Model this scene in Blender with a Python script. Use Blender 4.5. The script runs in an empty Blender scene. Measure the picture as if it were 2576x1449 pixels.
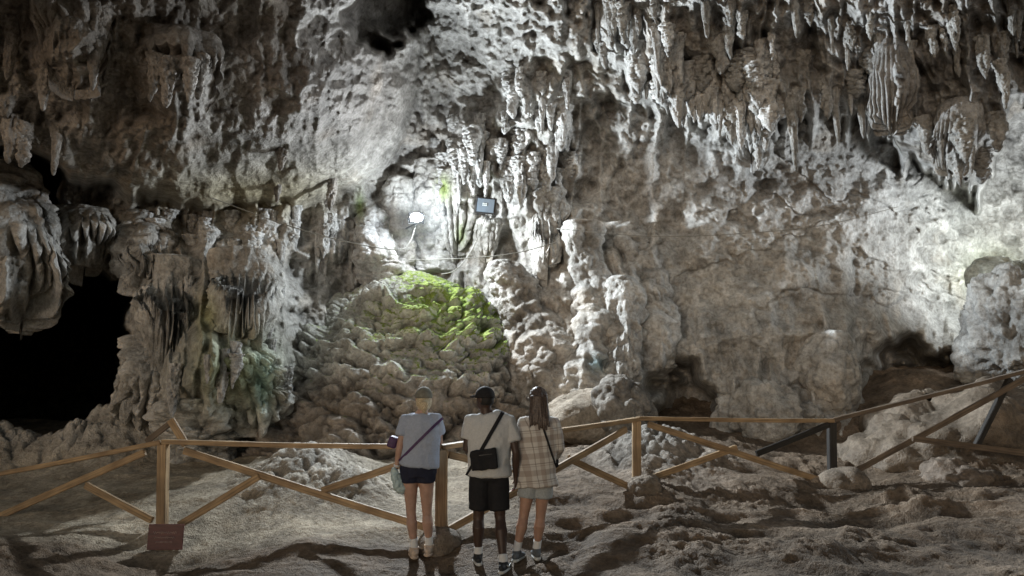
import bpy, bmesh, math, random
import numpy as np
from mathutils import Vector, Matrix
from mathutils.bvhtree import BVHTree
random.seed(7)
scene = bpy.context.scene
COL = scene.collection
# ------------------------------------------------------------------ camera model
F = 1840.0; CXP = 1288.0; CYP = 724.5
PIT = math.atan(0.15); CP = math.cos(PIT); SP = math.sin(PIT); CZ = 1.6
def raydir(px, py):
    u = (px - CXP) / F; v = (CYP - py) / F
    q = CP - v * SP
    return u / q, (SP + v * CP) / q
def at(px, py, Y):
    a, b = raydir(px, py)
    return Vector((a * Y, Y, CZ + b * Y))
def proj(V):
    x = V[..., 0]; y = V[..., 1]; z = V[..., 2] - CZ
    d = np.maximum(y * CP + z * SP, .1); up = -y * SP + z * CP
    return CXP + F * x / d, CYP - F * up / d
def mpp(Y): return Y / F          # metres per photo pixel at depth Y
# ------------------------------------------------------------------ numpy noise
def hsh(ix, iy, iz, s=0):
    ix = ix.astype(np.int64).astype(np.uint32); iy = iy.astype(np.int64).astype(np.uint32); iz = iz.astype(np.int64).astype(np.uint32)
    n = ix * np.uint32(374761393) + iy * np.uint32(668265263) + iz * np.uint32(2246822519) + np.uint32((s * 3266489917 + 1013904223) & 0xffffffff)
    n = (n ^ (n >> np.uint32(13))) * np.uint32(1274126177)
    n = (n ^ (n >> np.uint32(15))) * np.uint32(2654435761)
    n = n ^ (n >> np.uint32(16))
    return n.astype(np.float64) / 4294967295.0
def vn2(x, y, s=0):
    ix = np.floor(x); iy = np.floor(y); fx = x - ix; fy = y - iy
    fx = fx**3 * (fx * (fx * 6 - 15) + 10); fy = fy**3 * (fy * (fy * 6 - 15) + 10)
    z = np.zeros_like(ix)
    a = hsh(ix, iy, z, s); b = hsh(ix + 1, iy, z, s); c = hsh(ix, iy + 1, z, s); d = hsh(ix + 1, iy + 1, z, s)
    return ((a + (b - a) * fx) + ((c + (d - c) * fx) - (a + (b - a) * fx)) * fy) * 2 - 1
def vn3(x, y, z, s=0):
    ix = np.floor(x); iy = np.floor(y); iz = np.floor(z); fx = x - ix; fy = y - iy; fz = z - iz
    fx = fx * fx * (3 - 2 * fx); fy = fy * fy * (3 - 2 * fy); fz = fz * fz * (3 - 2 * fz)
    r = 0
    for i in (0, 1):
        for j in (0, 1):
            for k in (0, 1):
                r = r + hsh(ix + i, iy + j, iz + k, s) * (fx if i else 1 - fx) * (fy if j else 1 - fy) * (fz if k else 1 - fz)
    return r * 2 - 1
def fbm2(x, y, o=4, s=0, g=.5):
    r = 0; a = 1; t = 0
    for i in range(o):
        r = r + a * vn2(x * 2.03**i + i * 7.3, y * 2.03**i - i * 3.1, s + i); t += a; a *= g
    return r / t
def fbm3(x, y, z, o=3, s=0, g=.5):
    r = 0; a = 1; t = 0
    for i in range(o):
        r = r + a * vn3(x * 2.03**i + i * 7.3, y * 2.03**i - i * 3.1, z * 2.03**i, s + i); t += a; a *= g
    return r / t
def dome2(x, y, s=0, R=.75):
    ix = np.floor(x); iy = np.floor(y); best = np.full(x.shape, 9.0); z = np.zeros_like(ix)
    for i in (-1, 0, 1):
        for j in (-1, 0, 1):
            cx = ix + i; cy = iy + j
            d = (cx + hsh(cx, cy, z, s) - x)**2 + (cy + hsh(cx, cy, z, s + 51) - y)**2
            best = np.minimum(best, d)
    return np.sqrt(np.maximum(0, 1 - best / (R * R)))
def dome3(x, y, z, s=0, R=.8):
    ix = np.floor(x); iy = np.floor(y); iz = np.floor(z); best = np.full(x.shape, 9.0)
    for i in (-1, 0, 1):
        for j in (-1, 0, 1):
            for k in (-1, 0, 1):
                a = ix + i; b = iy + j; c = iz + k
                d = (a + hsh(a, b, c, s) - x)**2 + (b + hsh(a, b, c, s + 51) - y)**2 + (c + hsh(a, b, c, s + 97) - z)**2
                best = np.minimum(best, d)
    return np.sqrt(np.maximum(0, 1 - best / (R * R)))
def sstep(a, b, x):
    t = np.clip((x - a) / (b - a), 0, 1); return t * t * (3 - 2 * t)
def rbf(P, vals, Q, c):
    P = np.array(P, float); vals = np.array(vals, float); n = len(P)
    K = np.sqrt(((P[:, None] - P[None])**2).sum(-1) + c * c) / c
    A = np.zeros((n + 3, n + 3)); A[:n, :n] = K; A[:n, n] = 1; A[:n, n + 1:] = P / c; A[n, :n] = 1; A[n + 1:, :n] = P.T / c
    w = np.linalg.solve(A, np.concatenate([vals, [0, 0, 0]]))
    x, y = Q
    r = w[n] + w[n + 1] * x / c + w[n + 2] * y / c
    for i in range(n):
        r = r + w[i] * np.sqrt((x - P[i, 0])**2 + (y - P[i, 1])**2 + c * c) / c
    return r
def inpoly(x, y, poly):
    r = np.zeros(x.shape, bool); n = len(poly)
    for i in range(n):
        x0, y0 = poly[i]; x1, y1 = poly[(i + 1) % n]
        if y0 == y1: continue
        c = ((y0 > y) != (y1 > y)) & (x < (x1 - x0) * (y - y0) / (y1 - y0) + x0)
        r ^= c
    return r.astype(float)
def blur(a, r, times=2):
    for _ in range(times):
        for ax in (0, 1):
            p = np.concatenate([np.repeat(np.take(a, [0], ax), r + 1, ax), a, np.repeat(np.take(a, [-1], ax), r, ax)], ax)
            c = np.cumsum(p, ax); n = a.shape[ax]
            a = (np.take(c, range(2 * r + 1, 2 * r + 1 + n), ax) - np.take(c, range(0, n), ax)) / (2 * r + 1)
    return a
# ------------------------------------------------------------------ mesh helpers
def mesh_np(name, V, Q, smooth=True):
    me = bpy.data.meshes.new(name)
    V = np.asarray(V, np.float32).reshape(-1, 3); Q = np.asarray(Q, np.int32).reshape(-1, 4)
    me.vertices.add(len(V)); me.vertices.foreach_set('co', V.ravel())
    me.loops.add(Q.size); me.loops.foreach_set('vertex_index', Q.ravel())
    me.polygons.add(len(Q)); me.polygons.foreach_set('loop_start', np.arange(0, Q.size, 4, dtype=np.int32))
    me.update(calc_edges=True)
    me.polygons.foreach_set('use_smooth', np.full(len(Q), smooth)); me.update()
    return me
def gridq(n, m, wrap=False):
    I = np.arange(n * m).reshape(n, m)
    if wrap: I = np.concatenate([I, I[:, :1]], 1)
    return np.stack([I[:-1, :-1], I[1:, :-1], I[1:, 1:], I[:-1, 1:]], -1).reshape(-1, 4)
def attr_col(me, name, c):
    a = me.attributes.new(name, 'FLOAT_COLOR', 'POINT'); c = np.asarray(c, np.float32).reshape(-1, 3)
    a.data.foreach_set('color', np.concatenate([c, np.ones((len(c), 1), np.float32)], 1).ravel())
def attr_f(me, name, v):
    a = me.attributes.new(name, 'FLOAT', 'POINT'); a.data.foreach_set('value', np.asarray(v, np.float32).ravel())
def props(o, label=None, cat=None, group=None, kind=None):
    if label: o['label'] = label
    if cat: o['category'] = cat
    if group: o['group'] = group
    if kind: o['kind'] = kind
    return o
def thing(name, label, cat, loc, group=None):
    o = bpy.data.objects.new(name, None); COL.objects.link(o); o.location = loc; o.empty_display_size = .1
    return props(o, label, cat, group)
def put(name, me, mat, parent=None, loc=None, root=None):
    """me holds world coordinates; parent/root give the offset chain"""
    me.name = name
    o = bpy.data.objects.new(name, me); COL.objects.link(o)
    if mat is not None:
        me.materials.clear(); me.materials.append(mat)
    if parent is not None:
        base = Vector(parent.location)
        q = parent.parent
        while q: base += Vector(q.location); q = q.parent
        me.transform(Matrix.Translation(-base)); o.parent = parent
    elif loc is not None:
        me.transform(Matrix.Translation(-Vector(loc))); o.location = loc
    return o
class Soup:
    def __init__(s): s.V = []; s.F = []
    def loft(s, pts, rad, seg=18, ax=(1, 0, 0), dome=False, bend=None):
        pts = [Vector(p) for p in pts]; rad = [(r, r) if not isinstance(r, (tuple, list)) else r for r in rad]
        n = len(pts); ax = Vector(ax); rings = []
        T = []
        for i in range(n):
            t = pts[min(i + 1, n - 1)] - pts[max(i - 1, 0)]
            T.append(t.normalized() if t.length > 1e-9 else Vector((0, 0, 1)))
        seq = []
        if dome:
            for k in (.25, .6, .85):
                h = math.sqrt(1 - k * k); a, b = rad[0]; seq.append((pts[0] - T[0] * min(a, b) * h, (a * k, b * k), T[0]))
        for i in range(n): seq.append((pts[i], rad[i], T[i]))
        if dome:
            for k in (.85, .6, .25):
                h = math.sqrt(1 - k * k); a, b = rad[-1]; seq.append((pts[-1] + T[-1] * min(a, b) * h, (a * k, b * k), T[-1]))
        b0 = len(s.V)
        for p, (a, b), t in seq:
            A = ax - t * ax.dot(t)
            if A.length < .05: A = Vector((0, 1, 0)) - t * t.y
            A.normalize(); Bv = t.cross(A)
            for k in range(seg):
                th = 2 * math.pi * k / seg
                s.V.append(p + A * (a * math.cos(th)) + Bv * (b * math.sin(th)))
        m = len(seq)
        for i in range(m - 1):
            for k in range(seg):
                k2 = (k + 1) % seg
                s.F.append((b0 + i * seg + k, b0 + i * seg + k2, b0 + (i + 1) * seg + k2, b0 + (i + 1) * seg + k))
        s.F.append(tuple(b0 + k for k in reversed(range(seg)))); s.F.append(tuple(b0 + (m - 1) * seg + k for k in range(seg)))
        return s
    def ell(s, c, r, A=(1, 0, 0), B=(0, 1, 0), C=(0, 0, 1), seg=20, rows=14, v0=0., v1=1.):
        c = Vector(c); A = Vector(A); B = Vector(B); C = Vector(C); b0 = len(s.V)
        for i in range(rows + 1):
            ph = math.pi * (v0 + (v1 - v0) * i / rows); ph = min(max(ph, .02), math.pi - .02)
            for k in range(seg):
                th = 2 * math.pi * k / seg
                s.V.append(c + A * (r[0] * math.sin(ph) * math.cos(th)) + B * (r[1] * math.sin(ph) * math.sin(th)) + C * (r[2] * math.cos(ph)))
        for i in range(rows):
            for k in range(seg):
                k2 = (k + 1) % seg
                s.F.append((b0 + i * seg + k, b0 + (i + 1) * seg + k, b0 + (i + 1) * seg + k2, b0 + i * seg + k2))
        s.F.append(tuple(b0 + k for k in range(seg))); s.F.append(tuple(b0 + rows * seg + k for k in reversed(range(seg))))
        return s
    def box(s, M, h):
        b0 = len(s.V)
        for x in (-1, 1):
            for y in (-1, 1):
                for z in (-1, 1): s.V.append(M @ Vector((x * h[0], y * h[1], z * h[2])))
        for f in ((0, 1, 3, 2), (4, 6, 7, 5), (0, 4, 5, 1), (2, 3, 7, 6), (0, 2, 6, 4), (1, 5, 7, 3)): s.F.append(tuple(b0 + i for i in f))
        return s
    def mesh(s, name='m', smooth=True, bev=0):
        bm = bmesh.new(); vs = [bm.verts.new(v) for v in s.V]
        for f in s.F: bm.faces.new([vs[i] for i in f])
        if bev: bmesh.ops.bevel(bm, geom=list(bm.edges), offset=bev, segments=2, affect='EDGES', profile=.6)
        bmesh.ops.recalc_face_normals(bm, faces=bm.faces)
        me = bpy.data.meshes.new(name); bm.to_mesh(me); bm.free()
        me.polygons.foreach_set('use_smooth', np.full(len(me.polygons), smooth))
        return me
def fuse(S, voxel=.01, it=3):
    ob = bpy.data.objects.new('tmp', S.mesh('tmp')); COL.objects.link(ob)
    m = ob.modifiers.new('r', 'REMESH'); m.mode = 'VOXEL'; m.voxel_size = voxel; m.use_smooth_shade = True
    k = ob.modifiers.new('s', 'SMOOTH'); k.factor = .5; k.iterations = it
    dg = bpy.context.evaluated_depsgraph_get(); dg.update()
    me = bpy.data.meshes.new_from_object(ob.evaluated_get(dg)); old = ob.data
    bpy.data.objects.remove(ob); bpy.data.meshes.remove(old)
    me.polygons.foreach_set('use_smooth', np.full(len(me.polygons), True))
    return me
def getco(me):
    a = np.zeros(len(me.vertices) * 3, np.float32); me.vertices.foreach_get('co', a); return a.reshape(-1, 3).astype(float)
def getno(me):
    a = np.zeros(len(me.vertices) * 3, np.float32); me.vertices.foreach_get('normal', a); return a.reshape(-1, 3).astype(float)
def wrinkle(me, amp, f=(9, 9, 5), s=0):
    V = getco(me); N = getno(me)
    n = fbm3(V[:, 0] * f[0], V[:, 1] * f[1], V[:, 2] * f[2], 3, s)
    n = 1 - 2.2 * np.abs(n)
    V += N * (amp * n)[:, None]
    me.vertices.foreach_set('co', V.astype(np.float32).ravel()); me.update()
# ------------------------------------------------------------------ materials
def mat_new(name):
    m = bpy.data.materials.new(name); m.use_nodes = True
    nt = m.node_tree; b = nt.nodes['Principled BSDF']; return m, nt, b
def N(nt, t, **k):
    n = nt.nodes.new(t)
    for a, v in k.items():
        if a.startswith('i_'): n.inputs[a[2:].replace('_', ' ')].default_value = v
        else: setattr(n, a, v)
    return n
def ramp(nt, fac, stops):
    r = nt.nodes.new('ShaderNodeValToRGB'); e = r.color_ramp.elements
    while len(e) < len(stops): e.new(.5)
    for i, (p, c) in enumerate(stops): e[i].position = p; e[i].color = (*c, 1) if len(c) == 3 else c
    nt.links.new(fac, r.inputs[0]); return r.outputs[0]
def mix(nt, fac, a, b, mode='MIX'):
    n = nt.nodes.new('ShaderNodeMix'); n.data_type = 'RGBA'; n.blend_type = mode
    for sock, v in ((n.inputs[0], fac), (n.inputs[6], a), (n.inputs[7], b)):
        if hasattr(v, 'is_output'): nt.links.new(v, sock)
        elif isinstance(v, (int, float)): sock.default_value = v
        else: sock.default_value = (*v, 1)
    return n.outputs[2]
def math_(nt, op, a, b=0., clamp=False):
    n = nt.nodes.new('ShaderNodeMath'); n.operation = op; n.use_clamp = clamp
    for i, v in enumerate((a, b)):
        if hasattr(v, 'is_output'): nt.links.new(v, n.inputs[i])
        else: n.inputs[i].default_value = v
    return n.outputs[0]
def rock_mat(name, bumpd=.05, wet=.82, sc=1.0, contrast=1.0):
    m, nt, b = mat_new(name); L = nt.links
    g = N(nt, 'ShaderNodeNewGeometry')
    def noise(s, d=6, r=.6):
        n = N(nt, 'ShaderNodeTexNoise'); n.inputs['Scale'].default_value = s * sc; n.inputs['Detail'].default_value = d; n.inputs['Roughness'].default_value = r
        L.new(g.outputs['Position'], n.inputs['Vector']); return n.outputs['Fac']
    n1 = noise(2.2, 4, .65); n2 = noise(14, 3, .7); n3 = noise(55, 1, .7)
    at_ = N(nt, 'ShaderNodeAttribute', attribute_name='tint')
    lo = 1 - .42 * contrast; hi = 1 + .4 * contrast
    v1 = ramp(nt, n1, [(.3, (lo, lo * .985, lo * .955)), (.7, (hi, hi, hi))])
    c = mix(nt, 1., at_.outputs['Color'], v1, 'MULTIPLY')
    v2 = ramp(nt, n2, [(.32, (.66, .645, .62)), (.62, (1.15, 1.15, 1.15))])
    c = mix(nt, 1., c, v2, 'MULTIPLY')
    mo = N(nt, 'ShaderNodeAttribute', attribute_name='moss')
    f = math_(nt, 'ADD', mo.outputs['Fac'], math_(nt, 'MULTIPLY', math_(nt, 'SUBTRACT', n2, .5), 2.4))
    f = math_(nt, 'ADD', f, math_(nt, 'MULTIPLY', math_(nt, 'SUBTRACT', n1, .5), 1.6))
    f = math_(nt, 'MULTIPLY', f, math_(nt, 'GREATER_THAN', mo.outputs['Fac'], .02))
    mf = ramp(nt, f, [(.25, (0, 0, 0)), (.7, (.95, .95, .95))])
    gc = ramp(nt, n3, [(.35, (.055, .095, .012)), (.65, (.20, .28, .03))])
    gc = mix(nt, ramp(nt, n1, [(.42, (0, 0, 0)), (.68, (.6, .6, .6))]), gc, (.31, .36, .065))
    c = mix(nt, mf, c, gc)
    L.new(c, b.inputs['Base Color']); b.inputs['Roughness'].default_value = wet
    b.inputs['Specular IOR Level'].default_value = .3
    h = math_(nt, 'ADD', math_(nt, 'MULTIPLY', n2, .7), math_(nt, 'MULTIPLY', n3, .3))
    bp = N(nt, 'ShaderNodeBump'); bp.inputs['Strength'].default_value = .9; bp.inputs['Distance'].default_value = bumpd
    L.new(h, bp.inputs['Height']); L.new(bp.outputs[0], b.inputs['Normal'])
    return m
M_ROCK = rock_mat('limestone', .07)
M_FLOOR = rock_mat('cave_mud', .06, .8, 1.5)
M_SMOOTH = rock_mat('smooth_flowstone', .04, .6)
def plain(name, col, rough=.8, var=.25, scale=30, bump=.0, metal=0, coords='Object'):
    m, nt, b = mat_new(name); L = nt.links
    tc = N(nt, 'ShaderNodeTexCoord'); n = N(nt, 'ShaderNodeTexNoise'); n.inputs['Scale'].default_value = scale; n.inputs['Detail'].default_value = 3
    L.new(tc.outputs[coords], n.inputs['Vector'])
    c = ramp(nt, n.outputs['Fac'], [(.3, tuple(x * (1 - var) for x in col)), (.7, tuple(min(1, x * (1 + var)) for x in col))])
    L.new(c, b.inputs['Base Color']); b.inputs['Roughness'].default_value = rough; b.inputs['Metallic'].default_value = metal
    if bump:
        bp = N(nt, 'ShaderNodeBump'); bp.inputs['Distance'].default_value = bump; bp.inputs['Strength'].default_value = .6
        L.new(n.outputs['Fac'], bp.inputs['Height']); L.new(bp.outputs[0], b.inputs['Normal'])
    return m
def wood_mat(name, col):
    m, nt, b = mat_new(name); L = nt.links
    tc = N(nt, 'ShaderNodeTexCoord'); mp = N(nt, 'ShaderNodeMapping'); mp.inputs['Scale'].default_value = (1.2, 28, 28)
    L.new(tc.outputs['Object'], mp.inputs[0])
    n = N(nt, 'ShaderNodeTexNoise'); n.inputs['Scale'].default_value = 2.; n.inputs['Detail'].default_value = 4; n.inputs['Distortion'].default_value = .6
    L.new(mp.outputs[0], n.inputs['Vector'])
    n2 = N(nt, 'ShaderNodeTexNoise'); n2.inputs['Scale'].default_value = 3; L.new(tc.outputs['Object'], n2.inputs['Vector'])
    c = ramp(nt, n.outputs['Fac'], [(.3, tuple(x * .55 for x in col)), (.7, tuple(x * 1.25 for x in col))])
    c = mix(nt, 1., c, ramp(nt, n2.outputs['Fac'], [(.35, (.65, .62, .6)), (.65, (1.1, 1.1, 1.1))]), 'MULTIPLY')
    L.new(c, b.inputs['Base Color']); b.inputs['Roughness'].default_value = .65
    bp = N(nt, 'ShaderNodeBump'); bp.inputs['Distance'].default_value = .004; L.new(n.outputs['Fac'], bp.inputs['Height']); L.new(bp.outputs[0], b.inputs['Normal'])
    return m
M_WOOD = wood_mat('pine_timber', (.40, .275, .15)); M_WOODD = wood_mat('dark_timber', (.15, .11, .075)); M_WOODB = wood_mat('blackened_timber', (.03, .026, .022))
M_BLACK = plain('black_metal', (.012, .012, .013), .45)
M_CABLE = plain('cable_sheath', (.25, .24, .21), .6)
M_GLASS = plain('lamp_glass', (.10, .14, .18), .15, .15, 8)
M_LED = plain('led_chip', (.55, .6, .6), .3)
def emit(name, col, st):
    m, nt, b = mat_new(name); b.inputs['Emission Color'].default_value = (*col, 1); b.inputs['Emission Strength'].default_value = st
    b.inputs['Base Color'].default_value = (*col, 1); return m
M_LIT = emit('lit_led', (.85, .94, 1), 60)

# ------------------------------------------------------------------ regional rock colour, some lamplight and shade painted in
def tint(V, s=0):
    px, py = proj(V)
    c = np.zeros(px.shape + (3,)); c[:] = (.42, .41, .39)
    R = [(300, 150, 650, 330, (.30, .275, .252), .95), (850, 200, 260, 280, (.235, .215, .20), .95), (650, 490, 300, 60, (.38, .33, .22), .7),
         (960, 600, 150, 140, (.46, .46, .46), .9), (2000, 450, 420, 170, (.40, .40, .395), .8), (2450, 650, 160, 220, (.45, .455, .42), .8), (1950, 780, 350, 160, (.46, .46, .45), .8),  # pale patch at the lamp puts its cool light into the colour
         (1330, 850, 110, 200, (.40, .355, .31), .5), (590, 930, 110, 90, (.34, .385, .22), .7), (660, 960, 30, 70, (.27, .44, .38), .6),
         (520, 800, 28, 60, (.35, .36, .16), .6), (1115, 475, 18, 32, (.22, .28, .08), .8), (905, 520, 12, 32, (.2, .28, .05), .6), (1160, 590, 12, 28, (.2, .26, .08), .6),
         (1500, 915, 25, 20, (.3, .45, .5), .6), (1850, 60, 700, 150, (.35, .345, .335), .8), (2350, 180, 320, 230, (.26, .255, .25), .9), (2500, 690, 80, 60, (.38, .42, .26), .5)]  # dark patch at upper right puts ceiling shade into the colour
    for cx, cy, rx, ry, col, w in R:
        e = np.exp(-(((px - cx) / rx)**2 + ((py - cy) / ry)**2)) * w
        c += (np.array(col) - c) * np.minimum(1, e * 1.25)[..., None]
    n = fbm3(V[..., 0] * .9, V[..., 1] * .9, V[..., 2] * .9, 3, 31 + s)
    c *= (1 + .24 * n)[..., None]
    n = sstep(.15, .55, fbm3(V[..., 0] * 1.7 + 9, V[..., 1] * 1.7, V[..., 2] * 1.2, 3, 77))
    c += (c * np.array((1.0, .89, .77)) - c) * (n * .45)[..., None]
    return c
# ------------------------------------------------------------------ cave wall
PXs = np.linspace(-380, 2950, 1180); PYs = np.linspace(-260, 1265, 640)
U, Vv = np.meshgrid(PXs, PYs)
ddx, ddz = raydir(U, Vv)
X = ddx * 13; Z = CZ + ddz * 13
def layer(ctrl, c=170):
    a = np.array(ctrl, float); return rbf(a[:, :2], a[:, 2], (U, Vv), c)
B = layer([(-350, 600, 12), (0, 600, 12.5), (330, 600, 12.7), (500, 600, 12.8), (700, 600, 13.3), (900, 600, 13.9), (1050, 560, 14.5), (1200, 600, 14.4), (1400, 600, 14), (1500, 500, 14),
           (1700, 500, 13.8), (2000, 500, 13.6), (2200, 500, 13.9), (2400, 600, 15.2), (2576, 600, 15.6), (2576, 300, 14.5), (2900, 600, 14), (1150, 300, 13.5), (1300, 300, 13.3), (1450, 350, 13.7), (1700, 350, 13.5),
           (2100, 350, 13.3), (1150, 100, 12.8), (1300, 50, 12.2), (1100, -100, 11), (1300, -250, 10), (330, 900, 12.1), (500, 900, 11.9), (700, 900, 12.4), (900, 900, 13.8), (1300, 900, 13.5), (1500, 900, 13.1),
           (1800, 900, 13), (2100, 900, 13.2), (2350, 900, 14.6), (2576, 900, 13.6), (300, 1100, 11.8), (600, 1100, 12.4), (1000, 1100, 13), (1500, 1100, 12.6), (1900, 1050, 12.8), (2200, 1050, 12.9), (2576, 1100, 12.6),
           (1850, 750, 13.1), (2150, 750, 13.6), (0, 900, 11.5), (-350, 1000, 11), (0, 200, 11.5), (600, 250, 12), (2000, 0, 12), (2576, 0, 12), (800, 0, 12)])
OL = layer([(-350, 0, 7.5), (0, 0, 8.4), (500, 0, 8.8), (1000, 0, 11), (0, 200, 8.9), (300, 200, 9.2), (600, 200, 9.6), (1000, 200, 12), (0, 400, 9.6), (300, 440, 10.4), (600, 480, 11.7), (900, 430, 12.8), (1050, 100, 12.2),
            (500, -250, 6.8), (0, -250, 6.6), (1000, -250, 8.5), (780, 230, 10.1), (450, 330, 9.7), (800, 380, 11.4)])
OR = layer([(1500, 0, 11.6), (1700, 0, 11), (2100, 0, 10.4), (2576, 0, 9.6), (1650, 250, 12.4), (1900, 400, 12.5), (2100, 300, 11.8), (2300, 400, 11.6), (2450, 520, 11.8), (2576, 200, 10.2), (2900, 200, 9.2), (1500, -250, 9), (2576, -250, 7.6)])
w1 = 28 * fbm2(X * 1.4, Z * 1.4, 4, 5); w2 = 28 * fbm2(X * 1.4, Z * 1.4, 4, 15)
w3 = 34 * fbm2(X * 3.2, Z * 3.2, 4, 6, .6); w4 = 34 * fbm2(X * 3.2, Z * 3.2, 4, 16, .6)
def spike(u, cell, s):
    i = np.floor(u / cell); f = u / cell - i; z = np.zeros_like(i)
    Lr = hsh(i, z, z, s); c = .35 + .3 * hsh(i, z, z, s + 1)
    return Lr**1.6 * np.maximum(0, 1 - np.abs(f - c) / .42)**.75
ub = U + w1 * .4
mOL = inpoly(U + w1, Vv + w2 - 45 * spike(ub, 60, 3) - 22 * spike(ub, 23, 4), [(-500, -400), (1072, -400), (1068, 100), (1055, 220), (1030, 330), (985, 410), (900, 450), (800, 485), (700, 500), (620, 515), (480, 525), (330, 470), (140, 425), (60, 372), (0, 395), (-500, 380)])
mOL = blur(mOL, 3)
mOR = inpoly(U + w1 * .5, Vv - 100 * spike(ub, 46, 7) - 75 * spike(ub, 18, 8), [(1485, -400), (1490, 60), (1530, 150), (1640, 215), (1700, 260), (1780, 280), (1850, 345), (1900, 370), (1950, 290), (2060, 265), (2150, 270), (2220, 310), (2290, 370), (2330, 420), (2400, 440), (2475, 460), (2500, 370), (2540, 240), (2650, 240), (3000, 240), (3000, -400)])
mOR = blur(mOR, 1)
D = B + (OL - B) * mOL; D = D + (OR - D) * mOR
D = D + mOR * (1 - blur(mOR, 14)) * 1.0 + mOL * (1 - blur(mOL, 16)) * .7
def hole(poly, dep, r=4, wf=.8, wg=0.):
    global D
    D = D + dep * blur(inpoly(U + w1 * wf + w3 * wg, Vv + w2 * wf + w4 * wg, poly), r)
hole([(-130, 375), (0, 370), (60, 378), (140, 430), (150, 530), (60, 500), (0, 475), (-130, 470)], 6, 4)
hole([(-130, 815), (0, 820), (70, 825), (120, 760), (150, 700), (250, 690), (322, 705), (322, 800), (335, 900), (335, 1000), (345, 1060), (340, 1120), (250, 1150), (0, 1190), (-130, 1190)], 16, 2, .8, .8)
hole([(1640, 990), (1680, 940), (1730, 930), (1800, 1000), (1850, 1060), (1880, 1110), (1700, 1120), (1630, 1090)], 1.7, 4, 1.5, 2.0)
hole([(2180, 940), (2265, 890), (2330, 900), (2370, 860), (2420, 880), (2475, 910), (2490, 980), (2170, 990)], 2.4, 4, 1.5, 2.0)
hole([(868, 10), (930, -20), (1072, -60), (1072, 40), (1000, 120), (920, 100), (872, 70)], 1.4, 2, .8, 1.8)
hole([(1230, 590), (1290, 585), (1300, 700), (1240, 720)], .6, 4)
# forward swellings of the wall where the flowstone hangs
G = lambda cx, cy, rx, ry: np.exp(-(((U - cx) / rx)**2 + ((Vv - cy) / ry)**2)**1.6)
for cx, cy, rx, ry, h in ((420, 800, 80, 130, .5), (520, 740, 60, 160, .45), (615, 760, 90, 130, .55), (400, 980, 80, 100, .6), (500, 930, 80, 120, .6), (590, 940, 110, 120, .85), (500, 1080, 90, 60, .5), (365, 640, 55, 80, .35),
                          (1470, 780, 50, 200, .4), (1570, 840, 45, 150, .35), (1330, 850, 90, 160, .6), (1640, 760, 50, 170, .25), (940, 620, 45, 100, .35), (1085, 520, 45, 110, .3), (1150, 520, 40, 90, .35),
                          (2240, 230, 48, 110, .5), (2410, 360, 55, 90, .45), (180, 120, 90, 130, .5), (460, 200, 80, 90, .4), (10, 640, 90, 180, 1.5), (205, 620, 55, 90, .8)):
    D = D - h * G(cx + 0 * w1, cy, rx, ry)
# relief
E = lambda cx, cy, rx, ry: np.exp(-(((U - cx) / rx)**4 + ((Vv - cy) / ry)**4))
smoothw = np.clip(E(2000, 560, 400, 230) + E(2400, 620, 200, 220) + .55 * E(1930, 800, 280, 130) + .7 * E(1190, 190, 90, 110) + .6 * E(700, 460, 280, 60), 0, 1)
curt = np.clip(mOR * .9 + E(520, 800, 190, 180) + E(40, 640, 110, 190) + E(205, 620, 60, 90) + .7 * E(1450, 780, 260, 220) + .5 * E(1850, 900, 300, 150), 0, 1)
olm = mOL * .95
Xw = X + .28 * fbm2(X * .9, Z * .6, 3, 21); Xf = Xw + .05 * fbm2(X * 4, Z * 3, 2, 22)
f1 = 1 - np.abs(vn2(Xf * 2.1, Z * .33, 23)); f2 = 1 - np.abs(vn2(Xf * 5.2 + 9, Z * .6, 24)); f3 = 1 - np.abs(vn2(Xf * 8.5 + 4, Z * .5, 44))
flute = .26 * f1**1.5 * (1 - .75 * olm) + .10 * f2**1.3 * (1 - .6 * olm) + curt * (.12 * f2**1.2 + .10 * f3**1.3)
pop = .095 * dome2(Xf * 4.6, Z * 3.6 + .7 * fbm2(X * 3, Z * 3, 2, 3), 25) * (1 - .45 * olm) + .055 * dome2(X * 9.5, Z * 8, 26) * (1 - .3 * olm)
rough = .5 * fbm2(X * .6, Z * .6, 4, 27) + .22 * (1 - 2 * np.abs(fbm2(X * 1.6, Z * 1.3, 4, 28))) + .06 * fbm2(X * 6, Z * 6, 3, 29)
slab = .30 * np.abs(fbm2(X * .7 + .45 * Z, Z * 1.1 - .35 * X, 5, 33, .5)) + .05 * np.abs(fbm2(X * 4, Z * 4, 4, 34))
facet = .18 * np.abs(fbm2(X * 1.1 + .3 * Z, Z * 1.7 - .4 * X, 5, 35)) + .05 * np.abs(fbm2(X * 5, Z * 5, 4, 36))
crack = .10 * np.exp(-(fbm2(X * .6 + .5 * Z, Z * .9 - .3 * X, 5, 55) / .028)**2)
rel = flute * (1 - .85 * smoothw) + pop * (1 - .78 * smoothw) * (1 - .2 * olm) * (1 - .5 * curt) + rough * (1 - .5 * smoothw) * (1 - .5 * olm) - facet * .5 * (1 - smoothw) * (1 - .4 * olm) - slab * 1.7 * smoothw - crack * (.1 + .7 * smoothw)
rel += olm * .15 * (1 - 2 * np.abs(fbm2(X * .9 + 3, Z * .7, 4, 41)))
D = D - rel
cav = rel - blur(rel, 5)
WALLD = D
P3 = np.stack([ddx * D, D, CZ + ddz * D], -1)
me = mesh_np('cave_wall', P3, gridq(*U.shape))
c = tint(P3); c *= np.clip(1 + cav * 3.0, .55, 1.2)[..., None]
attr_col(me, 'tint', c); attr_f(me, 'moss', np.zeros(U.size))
props(put('cave_wall', me, M_ROCK), kind='structure')
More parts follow.
